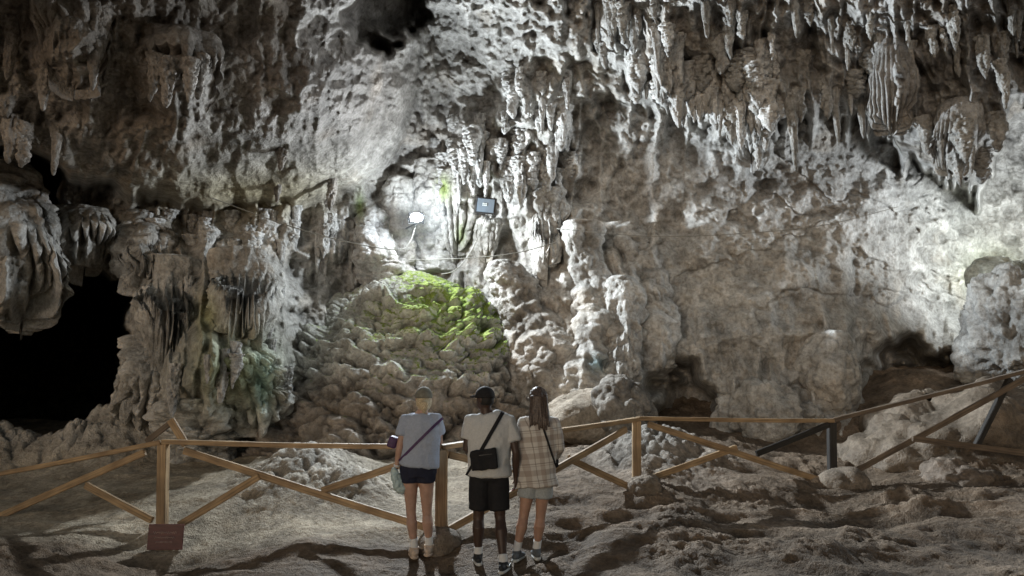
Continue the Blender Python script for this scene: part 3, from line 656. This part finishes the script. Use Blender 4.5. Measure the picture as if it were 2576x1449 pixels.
rail = thing('wooden_railing', 'long wooden railing of posts, handrails and crossed braces in front of the visitors', 'railing', at(1112, 1352, 7.85))
PY_ = {'a': (-170, 1225, 1345, 8.9), 'b': (412, 1112, 1330, 8.4), 'c': (1112, 1126, 1352, 7.85), 'd': (1602, 1054, 1236, 9.2), 'e': (2093, 1058, 1218, 10.0)}
T = {k: at(v[0], v[1], v[3]) for k, v in PY_.items()}; Bt = {k: at(v[0], v[2], v[3]) for k, v in PY_.items()}
T['f'] = at(2640, 918, 9.9); Bt['f'] = at(2560, 1130, 9.9)
for k in 'abcde':
    w = .10 if k != 'c' else .12
    beam('post', Bt[k] - Vector((0, 0, .25)), T[k] - Vector((0, 0, .025)), w, w, M_WOODB if k == 'e' else M_WOOD, rail)
b_ = at(2540, 952, 9.9); beam('post', at(2452, 1128, 9.85), b_, .07, .07, M_WOODB, rail)
ks = 'abcdef'
for i in range(5):
    p, q = T[ks[i]], T[ks[i + 1]]; d = (q - p).normalized() * .004
    beam('handrail', p + d, q - d, .12, .05, M_WOODD if i == 4 else M_WOOD, rail)
fo = Vector((0, -.045, 0))
def br(x0, y0, Y0, x1, y1, Y1, m=M_WOOD, o=fo): beam('brace', at(x0, y0, Y0) + o, at(x1, y1, Y1) + o, .045, .075, m, rail)
br(-60, 1328, 8.8, 370, 1136, 8.45); br(222, 1218, 8.55, 388, 1306, 8.42)
br(468, 1134, 8.38, 1092, 1330, 7.88); br(455, 1318, 8.38, 655, 1196, 8.2); br(812, 1232, 8.1, 1085, 1142, 7.9)
br(1130, 1332, 7.88, 1575, 1078, 9.1); br(1130, 1142, 7.95, 1340, 1190, 8.45); br(1425, 1150, 8.75, 1590, 1226, 9.15)
br(1628, 1068, 9.22, 2080, 1212, 9.95); br(1615, 1208, 9.22, 1850, 1126, 9.6); br(1900, 1140, 9.7, 2080, 1068, 9.95, M_WOODB)
br(2110, 1206, 9.98, 2575, 950, 9.86, M_WOODD); br(2290, 1102, 9.9, 2640, 1150, 9.8, M_WOODD)
tf = thing('timber_frame', 'short peaked pair of loose boards behind the left railing post', 'boards', at(430, 1120, 9.3))
beam('board', at(368, 1112, 9.3), at(432, 1062, 9.3), .05, .07, M_WOODD, tf); beam('board', at(428, 1056, 9.24), at(468, 1120, 9.24), .05, .09, M_WOOD, tf)
# signboard
def sign_mat():
    m, nt, b = mat_new('red_sign'); L = nt.links
    tc = N(nt, 'ShaderNodeTexCoord'); mp = N(nt, 'ShaderNodeMapping'); mp.inputs['Scale'].default_value = (4, 1, 26); L.new(tc.outputs['Object'], mp.inputs[0])
    n = N(nt, 'ShaderNodeTexNoise'); n.inputs['Scale'].default_value = 1.6; n.inputs['Detail'].default_value = 5; L.new(mp.outputs[0], n.inputs['Vector'])
    L.new(ramp(nt, n.outputs['Fac'], [(.35, (.06, .012, .012)), (.6, (.11, .026, .024)), (.78, (.16, .07, .065))]), b.inputs['Base Color']); b.inputs['Roughness'].default_value = .5
    return m
sgl = at(414, 1394, 8.05); sg = thing('signboard', 'small dark red signboard standing at the foot of the left railing post', 'sign', sgl)
MS = Matrix.Translation(sgl + Vector((0, 0, .175))) @ Matrix.Rotation(-.05, 4, 'X')
S = Soup(); S.box(MS, (.185, .012, .13)); put('board', S.mesh(bev=.004, smooth=False), sign_mat(), sg)
for k in (-1, 1):
    S = Soup(); S.box(MS @ Matrix.Translation((.13 * k, .03, -.09)), (.015, .015, .14)); put('leg', S.mesh(smooth=False), M_WOODD, sg)
S = Soup()     # faded, illegible script on the board
for row, (xa, xb, zz, am) in enumerate(((-.13, .12, .045, .014), (-.12, .10, -.005, .011), (-.10, .08, -.05, .010))):
    pts = [MS @ Vector((xa + (xb - xa) * t / 60, -.0145, zz + am * math.sin(t * 1.35 + row) * (.6 + .4 * math.sin(t * .37)))) for t in range(61)]
    S.loft(pts, [.0028] * 61, 5, (0, 1, 0))
put('faded_script', S.mesh(), plain('faded_paint', (.42, .30, .27), .7), sg)
# ------------------------------------------------------------------ lamps
def face_mat(c, d, roll=0):
    d = Vector(d).normalized(); q = d.to_track_quat('-Y', 'Z'); return Matrix.Translation(c) @ q.to_matrix().to_4x4() @ Matrix.Rotation(roll, 4, 'Y')
def flood(px, py, Y, w, h, d, roll, lit, label):
    c = at(px, py, Y); M = face_mat(c, d, roll); t = thing('floodlight', label, 'floodlight', c)
    S = Soup(); S.box(M @ Matrix.Translation((0, .03, 0)), (w, .03, h)); put('housing', S.mesh(bev=.008, smooth=False), M_BLACK, t)
    S = Soup()
    for i in range(7): S.box(M @ Matrix.Translation(((-.75 + .25 * i) * w, .075, 0)), (.006, .015, h * .8))
    put('cooling_fins', S.mesh(smooth=False), M_BLACK, t)
    k = .9 if lit else .82
    if lit:
        S = Soup(); S.ell(M @ Vector((0, -.004, 0)), (w * k, .03, h * k), *[(M.to_3x3() @ Vector(v)) for v in ((1, 0, 0), (0, 1, 0), (0, 0, 1))], 32, 20); put('lens', S.mesh(), M_LIT, t)
    else:
        S = Soup(); S.box(M @ Matrix.Translation((0, -.006, 0)), (w * k, .006, h * k)); put('glass', S.mesh(bev=.004, smooth=False), M_GLASS, t)
    if not lit:
        S = Soup()
        for i in (-1, 0, 1):
            for j in (0, 1): S.box(M @ Matrix.Translation((i * .028 - .02, -.016, .03 - j * .03)), (.011, .002, .011))
        put('led_array', S.mesh(smooth=False), M_LED, t)
    S = Soup()
    for k in (-1, 1): S.box(M @ Matrix.Translation((k * (w + .014), .05, -h * .55)), (.004, .015, h * .6))
    S.box(M @ Matrix.Translation((0, .05, -h * 1.15)), (w + .018, .015, .004)); S.box(M @ Matrix.Translation((0, .40, -h * 1.15)), (.015, .35, .01))
    put('bracket', S.mesh(smooth=False), M_BLACK, t)
    return c, M
LC, LM = flood(1048, 547, 12.9, .135, .09, (.5, -1, -.05), -.1, True, 'glowing white floodlight mounted on the rock above the mossy mound')
flood(1222, 517, 13.0, .19, .15, (-.05, -1, -.12), .12, False, 'unlit black floodlight with a bluish glass front fixed to the rock')
# scattering volume added to give the burning lamp a halo
mm = bpy.data.materials.new('halo_volume'); mm.use_nodes = True; nt = mm.node_tree; nt.nodes.remove(nt.nodes['Principled BSDF'])
vs = nt.nodes.new('ShaderNodeVolumeScatter'); vs.inputs['Density'].default_value = .045; vs.inputs['Color'].default_value = (.9, .95, 1, 1); nt.links.new(vs.outputs[0], nt.nodes['Material Output'].inputs['Volume'])
S = Soup(); S.ell(LC + Vector((.05, -.1, .05)), (.6, .55, .65), seg=36, rows=24); props(put('halo', S.mesh(), mm, loc=LC), 'faint added mist glowing around the lit floodlight', 'halo', kind='stuff')
def cable(pts, r, label):
    a = [at(*p) for p in pts]; out = []
    for i in range(len(a) - 1):
        p0 = a[max(i - 1, 0)]; p1 = a[i]; p2 = a[i + 1]; p3 = a[min(i + 2, len(a) - 1)]
        for k in range(10):
            t = k / 10; out.append(.5 * ((2 * p1) + (p2 - p0) * t + (2 * p0 - 5 * p1 + 4 * p2 - p3) * t * t + (3 * p1 - p0 - 3 * p2 + p3) * t**3))
    out.append(a[-1]); S = Soup(); S.loft(out, [r] * len(out), 7)
    me = S.mesh(); props(put('cable', me, M_CABLE, loc=out[0]), label, 'cable')
cable([(440, 462, 11.3), (560, 508, 11.8), (720, 566, 12.0), (880, 610, 12.3), (1000, 628, 12.6), (1030, 610, 12.8), (1044, 574, 12.95)], .009, 'thin cable sagging from the left wall to the glowing floodlight')
cable([(1030, 655, 12.9), (1120, 652, 12.7), (1200, 648, 12.6), (1300, 636, 12.4), (1400, 610, 12.4)], .008, 'thin cable running right behind the mound top')
cable([(1222, 545, 13.05), (1205, 590, 12.9), (1180, 640, 12.8), (1145, 680, 12.8), (1110, 690, 12.9)], .008, 'thin cable drooping from the unlit floodlight')
cable([(1400, 575, 12.6), (1650, 595, 12.3), (1900, 585, 12.2), (2080, 565, 12.2), (2260, 520, 12.4)], .006, 'very thin wire strung across the smooth right wall')
# ------------------------------------------------------------------ people
def skin(name, col):
    m = plain(name, col, .5, .12, 18); m.node_tree.nodes['Principled BSDF'].inputs['Subsurface Weight'].default_value = .08; return m
M_SKL = skin('light_skin', (.46, .29, .22)); M_SKL2 = skin('tan_skin', (.41, .245, .175)); M_SKD = skin('dark_skin', (.06, .034, .024))
def plaid():
    m, nt, b = mat_new('plaid_flannel'); L = nt.links
    tc = N(nt, 'ShaderNodeTexCoord'); sx = N(nt, 'ShaderNodeSeparateXYZ'); L.new(tc.outputs['Object'], sx.inputs[0])
    def stripes(v, per, w, off=0.):
        f = math_(nt, 'FRACT', math_(nt, 'ADD', math_(nt, 'DIVIDE', v, per), off)); return math_(nt, 'LESS_THAN', f, w)
    hx = math_(nt, 'ADD', sx.outputs[0], math_(nt, 'ADD', math_(nt, 'MULTIPLY', sx.outputs[1], .6), math_(nt, 'MULTIPLY', sx.outputs[2], .12))); z = math_(nt, 'ADD', sx.outputs[2], math_(nt, 'MULTIPLY', sx.outputs[0], -.10))
    a = stripes(hx, .15, .34); c2 = stripes(z, .16, .34); t1 = stripes(hx, .15, .06, .33); t2 = stripes(z, .16, .06, .33); t3 = stripes(z, .16, .04, .45)
    c = mix(nt, math_(nt, 'MULTIPLY', a, .40), (.60, .575, .53), (.21, .14, .105)); c = mix(nt, math_(nt, 'MULTIPLY', c2, .40), c, (.21, .14, .105))
    c = mix(nt, math_(nt, 'MULTIPLY', t1, .5), c, (.12, .085, .065)); c = mix(nt, math_(nt, 'MULTIPLY', t2, .5), c, (.12, .085, .065)); c = mix(nt, math_(nt, 'MULTIPLY', t3, .4), c, (.18, .12, .09))
    L.new(c, b.inputs['Base Color']); b.inputs['Roughness'].default_value = .9; return m
M_TEE1 = plain('blue_grey_cotton', (.37, .42, .52), .9, .08, 60); M_TEE2 = plain('pale_cotton', (.57, .58, .575), .9, .08, 60); M_PLAID = plaid()
M_NAVY = plain('navy_cloth', (.012, .015, .035), .85); M_BLK = plain('black_cloth', (.010, .010, .012), .85); M_DENIM = plain('grey_denim', (.36, .39, .40), .9, .15, 80)
M_SOCK = plain('white_sock', (.74, .74, .73), .9, .05); M_BLOND = plain('blond_hair', (.54, .45, .30), .6, .4, 90); M_BROWN = plain('brown_hair', (.072, .050, .038), .5, .5, 70); M_BHAIR = plain('black_hair', (.01, .009, .008), .7)
M_OLIVE = plain('olive_cap', (.19, .185, .15), .9); M_TAN = plain('cream_shoe', (.60, .48, .38), .7); M_SHOEB = plain('black_shoe', (.02, .022, .025), .6); M_SOLEW = plain('white_sole', (.65, .65, .62), .7); M_GREY = plain('grey_shoe', (.12, .13, .14), .7)
M_PURP = plain('purple_nylon', (.07, .03, .10), .6); M_EYE = plain('eye_white', (.7, .7, .68), .3)
M_BAGC = plain('crumpled_plastic', (.42, .54, .55), .35, .2, 20)
UPV = Vector((0, 0, 1))
def hand(S, w, d, s, n, curl=.5, sc=1.):
    d = Vector(d).normalized(); s = (Vector(s) - d * Vector(s).dot(d)).normalized(); n = (Vector(n) - d * Vector(n).dot(d)); n = (n - s * n.dot(s)).normalized()
    w = Vector(w); S.loft([w - d * .01, w + d * .03, w + d * .07 * sc, w + d * .088 * sc], [(.024, .019), (.034 * sc, .017), (.04 * sc, .014), (.036 * sc, .011)], 14, s, True)
    for off, L in ((.031, .066), (.0105, .076), (-.0105, .07), (-.031, .055)):
        p = w + d * .082 * sc + s * off * sc; pts = [p - d * .02]; a = .15; dd = d
        for f in (.45, .32, .23):
            pts.append(p.copy()); ang = a * curl * 3; dd = d * math.cos(ang) + n * math.sin(ang) + s * off * 1.5; p = p + dd * L * f * sc; a += .22
        pts.append(p); S.loft(pts, [.0088, .0085, .0078, .0072, .006], 8, s, True)
    p = w + d * .03 + s * .028; S.loft([p, p + (d * .6 + s * .6 + n * .2) * .04, p + (d * 1.1 + s * .75 + n * .45) * .055], [.012, .010, .0075], 8, n, True)
def lerp(a, b, t): return Vector(a) + (Vector(b) - Vector(a)) * t
def person(p, label, skinm, tee, shorts, top_label, sleeve, short_len, shoe, shoe_sole, hem, fs):
    Y = p['Y']; k = p['k']; m1 = mpp(Y) * .985
    J = lambda q: at(q[0], q[1], Y + (q[2] if len(q) > 2 else 0))
    yaw = math.radians(p['yaw']); fw = Vector((-math.sin(yaw), math.cos(yaw), 0)); la = Vector((math.cos(yaw), math.sin(yaw), 0))
    hc = J(p['head']); root = thing('person', label, 'person', ((p['AN'][0].x + p['AN'][1].x) / 2, (p['AN'][0].y + p['AN'][1].y) / 2, min(a.z for a in p['AN']) - .1))
    tr = [(at(a, b, Y), c * m1, dep) for a, b, c, dep in p['trunk']]
    sh = [J(q) for q in p['sh']]; el = [J(q) for q in p['el']]; wr = [J(q) for q in p['wr']]; hp = [J(q) for q in p['hip']]; kn = [J(q) for q in p['kn']]; an = p['AN']
    S = Soup(); S.loft([t[0] for t in tr], [(t[1] * .88, t[2] * .88) for t in tr], 24)
    S.loft([tr[-2][0] - UPV * .03, tr[-1][0], hc - UPV * .05], [.062 * k, .056 * k, .058 * k], 18)
    S.ell(hc, (.074, .094, .112), la, fw, UPV); S.ell(hc + fw * .03 - UPV * .055, (.056, .062, .058), la, fw, UPV); S.ell(hc + fw * .097 - UPV * .012, (.013, .018, .022), la, fw, UPV, 10, 8)
    S.ell(hc + fw * .088 - UPV * .05, (.024, .01, .010), la, fw, UPV, 10, 8)
    for q in (-1, 1): S.ell(hc + la * (.074 * q) - fw * .005 - UPV * .005, (.011, .022, .033), la, fw, UPV, 10, 8)
    for i, q in enumerate((-1, 1)):
        u = sh[i]; e = el[i]; w = wr[i]
        S.loft([lerp(tr[-3][0], u, .4), u, lerp(u, e, .35), lerp(u, e, .7), e, lerp(e, w, .3), lerp(e, w, .7), w], [.05 * k, .052 * k, .047 * k, .042 * k, .038 * k, .039 * k, .030 * k, .024 * k], 16)
        d = (w - e).normalized()
        if p['wr'][i][2] > .2: d = (d + Vector((0, 0, -.25))).normalized(); hand(S, w, d, (-q, 0, 0), (0, 0, -1), .5, .95 * k)
        else: hand(S, w, d + Vector((.0, .05, -.3)), (0, 1, 0), (-q, 0, 0), .55, .97 * k)
        h, kk, a = hp[i], kn[i], an[i]
        S.loft([h + UPV * .03, lerp(h, kk, .25), lerp(h, kk, .6), lerp(h, kk, .9), kk, lerp(kk, a, .12), lerp(kk, a, .32) - Vector((0, .018, 0)), lerp(kk, a, .6) - Vector((0, .008, 0)), lerp(kk, a, .88), a, a - UPV * .05],
               [.088 * k, .084 * k, .068 * k, .055 * k, .052 * k, .051 * k, .059 * k, .047 * k, .034 * k, .036 * k, .036 * k], 18)
        tq = math.radians(p['toe'][i]); td = Vector((math.sin(tq), math.cos(tq), 0)); S.loft([a - UPV * .055 - td * .03, a - UPV * .06 + td * .07, a - UPV * .07 + td * .15], [(.032, .035), (.036, .028), (.03, .016)], 14, (td.y, -td.x, 0), True)
    put('body', fuse(S, .0055, 2), skinm, root)
    for q in (-1, 1):
        S = Soup(); S.ell(hc + fw * .085 + la * (.032 * q) + UPV * .012, (.012, .012, .010), la, fw, UPV, 10, 8); put('eye', S.mesh(), M_EYE, root)
    # top
    S = Soup(); TT = [t for t in tr if True]
    pts = [t[0] for t in TT]; rd = [(t[1] * 1.04 + .008, t[2] * 1.05 + .012) for t in TT]
    hp0 = at(p['trunk'][1][0], hem, Y)
    ii = [j for j, t in enumerate(TT) if t[0].z > hp0.z + .02]
    P_ = [hp0] + [pts[j] for j in ii[:-1]]; R_ = [(TT[1][1] * 1.12 + .012, TT[1][2] * 1.12 + .02)] + [rd[j] for j in ii[:-1]]
    S.loft(P_, R_, 28)
    for i in (0, 1):
        u, e = sh[i], el[i]; w = wr[i]
        seq = [lerp(tr[-3][0], u, .3), u, lerp(u, e, .4), lerp(u, e, min(sleeve, 1))]; rr = [.062 * k, .066 * k, .066 * k, .066 * k]
        if sleeve > 1: seq += [lerp(e, w, .5), lerp(e, w, .95)]; rr += [.056 * k, .046 * k]
        S.loft(seq, rr, 18)
    tm = fuse(S, .011, 5); wrinkle(tm, .017, (7, 7, 4.5), fs); bv = BVHTree.FromPolygons([v.co.copy() for v in tm.vertices], [list(f.vertices) for f in tm.polygons])
    top = put(top_label, tm, tee, root)
    # shorts
    S = Soup()
    S.loft([lerp(hp[0], hp[1], .5) - UPV * .03, lerp(hp[0], hp[1], .5) + UPV * .04, tr[1][0] + UPV * .05], [(tr[0][1] * 1.0, tr[0][2] * .95), (tr[0][1] * 1.06, tr[0][2] * 1.05), (tr[1][1] * .96, tr[1][2] * .98)], 24)
    for i in (0, 1): S.loft([hp[i] + UPV * .05, lerp(hp[i], kn[i], .2), lerp(hp[i], kn[i], short_len)], [.098 * k, .102 * k, .100 * k if short_len < .6 else .094], 20)
    sm_ = fuse(S, .010, 4); wrinkle(sm_, .008, (9, 9, 5), fs + 5); put('shorts', sm_, shorts, root)
    fat = 1.15 if fs == 1 else 1.
    for i in (0, 1):
        a = an[i]; tq = math.radians(p['toe'][i]); td = Vector((math.sin(tq), math.cos(tq), 0)); sd = Vector((td.y, -td.x, 0))
        S = Soup(); u = (kn[i] - a).normalized(); S.loft([a - UPV * .05, a, a + u * .05, a + u * (.085 if fs != 2 else .06)], [.041, .041, .042 * k, .043 * k], 18); put('sock', S.mesh(), M_SOCK, root)
        z = a.z - .1; g = lambda t, zz: Vector((a.x, a.y, z + zz)) + td * t
        S = Soup(); S.loft([g(-.062, .05), g(-.02, .055), g(.05, .052), g(.11, .042), g(.17, .034), g(.195, .03)], [(.03 * fat, .034), (.039 * fat, .042), (.043 * fat, .037), (.046 * fat, .027), (.04, .02), (.025, .014)], 18, sd, True)
        S.loft([g(.005, .05), g(-.004, .105)], [(.043 * fat, .05), (.044 * fat, .05)], 18, sd)
        sh_ = put('shoe', fuse(S, .006, 3), shoe, root)
        S = Soup(); S.loft([g(-.09, .014), g(-.075, .014), g(-.02, .014), g(.06, .014), g(.12, .014), g(.18, .016), g(.205, .018)], [(.015, .015), (.033 * fat, .017), (.038 * fat, .017), (.042 * fat, .016), (.048 * fat, .015), (.04, .014), (.015, .012)], 14, sd)
        put('sole', S.mesh(), shoe_sole, sh_)
    return dict(root=root, hc=hc, fw=fw, la=la, tr=tr, bv=bv, sh=sh, wr=wr, el=el, J=J, an=an)
def cap(o, mat, back=False, brimdir=None):
    hc, fw, la = o['hc'], o['fw'], o['la']; S = Soup()
    S.ell(hc + UPV * .028, (.088, .108, .098), la, fw, UPV, 26, 12, 0, .56); c = put('cap', S.mesh(), mat, o['root'])
    bd = brimdir or fw; sd = Vector((bd.y, -bd.x, 0)); S = Soup()
    S.loft([hc + bd * .07 + UPV * .035, hc + bd * .12 + UPV * .034, hc + bd * .16 + UPV * .024, hc + bd * .178 + UPV * .016], [(.075, .004), (.074, .004), (.06, .004), (.03, .003)], 16, sd, False); put('brim', S.mesh(), mat, c)
    S = Soup(); S.ell(hc + UPV * .126, (.008, .008, .006), seg=8, rows=6); put('button', S.mesh(), mat, c)
def strap(bv, c, d, w, off=.006, a0=0, a1=360):
    d = Vector(d).normalized(); y = Vector((0, 1, 0)); y = (y - d * y.dot(d)).normalized(); n = d.cross(y); S = Soup(); st = []
    for a in range(a0, a1 + 1, 5):
        th = math.radians(a); r = d * math.cos(th) + y * math.sin(th)
        h = bv.ray_cast(c, r, .6)
        R_ = (h[0] - c).length if h[0] is not None else .3
        st.append([R_, r])
    for _ in range(2):
        rr = [s_[0] for s_ in st]; m = len(rr)
        for i in range(m): st[i][0] = max(rr[i], (rr[i - 1] + rr[i] * 2 + rr[(i + 1) % m]) / 4)
    for R_, r in st:
        for rr, ww in ((off - .002, -w / 2), (off - .002, w / 2), (off + .003, w / 2), (off + .003, -w / 2)): S.V.append(c + r * (R_ + rr) + n * ww)
    m = len(st)
    for i in range(m - 1):
        for k in range(4): S.F.append((i * 4 + k, i * 4 + (k + 1) % 4, i * 4 + 4 + (k + 1) % 4, i * 4 + 4 + k))
    return S.mesh(smooth=False)
def padbox(M, h, lab=.02):
    S = Soup(); S.box(M, h); return S.mesh(bev=lab)
W1 = person(PEOPLE[0], 'person in olive cap, blue grey tee and navy shorts leaning at the rail, leftmost visitor', M_SKL, M_TEE1, M_NAVY, 'tee_shirt', .62, .22, M_TAN, M_TAN, 1172, 1)
MN = person(PEOPLE[1], 'person in black cap, pale tee and long black shorts standing between two others', M_SKD, M_TEE2, M_BLK, 'tee_shirt', .62, .82, M_SHOEB, M_SOLEW, 1196, 2)
W3 = person(PEOPLE[2], 'person with long brown hair in a plaid shirt and grey shorts, rightmost visitor', M_SKL2, M_PLAID, M_DENIM, 'plaid_shirt', 1.5, .5, M_GREY, M_SOLEW, 1222, 3)
cap(W1, M_OLIVE); cap(MN, M_BLK)
hc, fw, la = W1['hc'], W1['fw'], W1['la']
S = Soup(); S.ell(hc - fw * .012 - UPV * .03, (.079, .094, .09), la, fw, UPV); S.loft([hc - fw * .08 - UPV * .02, hc - fw * .115 - UPV * .05, hc - fw * .115 - UPV * .085, hc - fw * .10 - UPV * .125], [.03, .04, .036, .016], 14, dome=True)
hm = fuse(S, .006, 2)
Vc = getco(hm); fr = (Vc - np.array(hc)) @ np.array(fw); Vc -= np.array(fw)[None] * (np.maximum(0, fr - .03) * 1.0)[:, None]; hm.vertices.foreach_set('co', Vc.astype(np.float32).ravel()); wrinkle(hm, .005, (70, 70, 6), 3); put('hair', hm, M_BLOND, W1['root'])
hc, fw, la = MN['hc'], MN['fw'], MN['la']
S = Soup(); S.ell(hc - fw * .01, (.0755, .0905, .106), la, fw, UPV); hm = S.mesh(); Vc = getco(hm); fr = (Vc - np.array(hc)) @ np.array(fw); Vc -= np.array(fw)[None] * (np.maximum(0, fr - .02) * 1.0)[:, None]; Vc[:, 2] = np.maximum(Vc[:, 2], hc.z - .06); hm.vertices.foreach_set('co', Vc.astype(np.float32).ravel()); put('hair', hm, M_BHAIR, MN['root'])
hc, fw, la = W3['hc'], W3['fw'], W3['la']
S = Soup(); S.ell(hc - fw * .012 + UPV * .012, (.083, .100, .108), la, fw, UPV)
bk = Vector((0, -1, 0)); cb = hc + bk * .05 - fw * .02
S.loft([cb + UPV * .03, cb - UPV * .05, cb - UPV * .12 + bk * .015, cb - UPV * .19 + bk * .035, cb - UPV * .24 + bk * .045], [(.08, .05), (.088, .05), (.094, .042), (.098, .03), (.085, .012)], 26)
for j in range(9):
    o_ = (j - 4) * .021; L_ = random.uniform(.24, .30)
    S.loft([cb + Vector((o_ * .9, 0, -.14)) + bk * .04, cb + Vector((o_, 0, -.21)) + bk * .055, cb + Vector((o_ * 1.1, 0, -L_)) + bk * .06], [.013, .012, .004], 8, dome=True)
hm = fuse(S, .006, 2); Vc = getco(hm); fr = (Vc - np.array(hc)) @ np.array(fw); Vc -= np.array(fw)[None] * (np.maximum(0, fr - .045) * .95)[:, None]; hm.vertices.foreach_set('co', Vc.astype(np.float32).ravel()); wrinkle(hm, .008, (45, 45, 3), 9); put('hair', hm, M_BROWN, W3['root'])
S = Soup()
for q in (-1, 1):
    c = hc + fw * .102 + la * (.033 * q) + UPV * .01
    ring = [c + la * (.025 * math.cos(t * math.pi / 8)) + UPV * (.021 * math.sin(t * math.pi / 8)) for t in range(17)]; S.loft(ring, [.0025] * 17, 6)
    S.loft([c + la * (.024 * q), hc + la * (.088 * q) + UPV * .012 - fw * .01], [.0025] * 2, 6)
put('glasses', S.mesh(), M_BLACK, W3['root'])
# bags
b1 = thing('crossbody_bag', 'purple crossbody bag worn at the left hip of the visitor in the olive cap', 'bag', at(992, 1125, 7.5))
cc = W1['tr'][3][0]; put('strap', strap(W1['bv'], cc, at(1092, 1036, 7.5) - at(1005, 1122, 7.5), .026), M_PURP, b1)
put('pouch', padbox(Matrix.Translation(at(990, 1112, 7.56)) @ Matrix.Rotation(.35, 4, 'Y'), (.045, .09, .055), .018), M_PURP, b1)
b2 = thing('crossbody_bag', 'black crossbody bag resting on the back of the visitor in the black cap', 'bag', at(1217, 1185, 7.14))
cc = MN['tr'][3][0]; put('strap', strap(MN['bv'], cc, at(1278, 1040, 7.3) - at(1196, 1185, 7.3), .036), M_BLK, b2)
S = Soup(); MB = Matrix.Translation(at(1217, 1156, 7.125)) @ Matrix.Rotation(-.12, 4, 'Y'); S.box(MB, (.12, .04, .09)); pm = fuse(S, .008, 9); wrinkle(pm, .010, (12, 12, 10), 17); put('pouch', pm, M_BLK, b2)
put('zip', padbox(MB @ Matrix.Translation((0, -.043, .045)), (.085, .004, .004), .001), plain('zip_metal', (.05, .05, .05), .35), b2)
b3 = thing('crossbody_bag', 'black strapped bag worn in front by the visitor in the plaid shirt', 'bag', at(1330, 1190, 7.55))
cc = W3['tr'][3][0] + Vector((.075, 0, .0)); put('strap', strap(W3['bv'], cc, at(1366, 1036, 7.4) - at(1394, 1120, 7.4), .02), M_BLK, b3)
put('pouch', padbox(Matrix.Translation(at(1385, 1160, 7.58)), (.08, .04, .06), .02), M_BLK, b3)
pb = thing('plastic_bag', 'crumpled pale plastic bag held in the left hand of the leftmost visitor', 'plastic bag', at(1008, 1240, 7.46))
hw = W1['wr'][0]; S = Soup(); S.loft([hw + Vector((-.02, -.02, -.02)), hw + Vector((.0, -.02, -.09)), hw + Vector((.03, -.02, -.16)), hw + Vector((.06, -.02, -.215)), hw + Vector((.065, -.02, -.235))], [(.02, .015), (.04, .03), (.055, .04), (.05, .035), (.02, .015)], 20, dome=True)
pm = fuse(S, .006, 2); wrinkle(pm, .014, (22, 22, 16), 8); put('bag', pm, M_BAGC, pb)
S = Soup(); e, w = W1['el'][0], W1['wr'][0]; d = (w - e).normalized(); S.loft([w - d * .028, w - d * .008], [.029, .0285], 18); put('wristwatch', S.mesh(), M_SOCK, W1['root'])
# shoe mark on the near black shoe
a = MN['an'][1]; S = Soup(); z = a.z - .1; tq = math.radians(14); td = Vector((math.sin(tq), math.cos(tq), 0)); sd = Vector((td.y, -td.x, 0))
S.loft([Vector((a.x, a.y, z + .075)) + td * -.03 + sd * .042, Vector((a.x, a.y, z + .05)) + td * .02 + sd * .046, Vector((a.x, a.y, z + .05)) + td * .05 + sd * .046, Vector((a.x, a.y, z + .066)) + td * .11 + sd * .044], [.002, .007, .006, .001], 8); put('shoe_mark', S.mesh(), M_SOLEW, MN['root'])
# ------------------------------------------------------------------ light
w = bpy.data.worlds.new('World'); scene.world = w; w.use_nodes = True; nt = w.node_tree
sky = nt.nodes.new('ShaderNodeTexSky'); sky.sky_type = 'NISHITA'; sky.sun_disc = False; sky.sun_elevation = math.radians(9); sky.sun_rotation = math.radians(205)
bg = nt.nodes['Background']; bg.inputs[1].default_value = .037; nt.links.new(sky.outputs[0], bg.inputs[0])
sun = bpy.data.lights.new('sun', 'SUN'); sun.energy = .48; sun.angle = math.radians(30); sun.color = (1, .97, .94)
so = bpy.data.objects.new('sun', sun); COL.objects.link(so); so.rotation_euler = Vector((.34, .93, -.05)).to_track_quat('-Z', 'Y').to_euler()
def lamp(name, kind, loc, energy, size, col, quad=.5, smooth=.15, aim=None):
    l = bpy.data.lights.new(name, kind); l.energy = energy; l.color = col; l.use_nodes = True
    if kind == 'AREA': l.shape = 'RECTANGLE'; l.size = size; l.size_y = size * .65
    else: l.shadow_soft_size = size
    nt = l.node_tree; em = nt.nodes['Emission']; fo_ = nt.nodes.new('ShaderNodeLightFalloff'); fo_.inputs['Strength'].default_value = 1.; fo_.inputs['Smooth'].default_value = smooth
    ad = math_(nt, 'ADD', fo_.outputs['Linear'], math_(nt, 'MULTIPLY', fo_.outputs['Quadratic'], quad)); nt.links.new(ad, em.inputs['Strength'])
    o = bpy.data.objects.new(name, l); COL.objects.link(o); o.location = loc
    if aim is not None: o.rotation_euler = Vector(aim).to_track_quat('-Z', 'Y').to_euler()
lamp('floodlight_beam', 'AREA', LM @ Vector((0, -.06, 0)), 135, .2, (.84, .93, 1), .1, .2, (1.0, -1, -.1))
lamp('floodlight_spill', 'POINT', LM @ Vector((0, -.2, 0)), 76, .07, (.84, .93, 1), 1.1, .15)
lamp('recess_lamp', 'POINT', at(2680, 640, 12.7), 200, .35, (.90, .96, 1), 0., .6)
# ------------------------------------------------------------------ camera
cam = bpy.data.cameras.new('camera'); cam.sensor_width = 36; cam.lens = 36 * F / 2576; cam.clip_end = 300; cam.clip_start = .05
co = bpy.data.objects.new('camera', cam); COL.objects.link(co); co.location = (0, 0, CZ); co.rotation_euler = (math.pi / 2 + PIT, 0, 0)
scene.camera = co
scene.view_settings.view_transform = 'Standard'; scene.view_settings.look = 'None'; scene.view_settings.exposure = 0
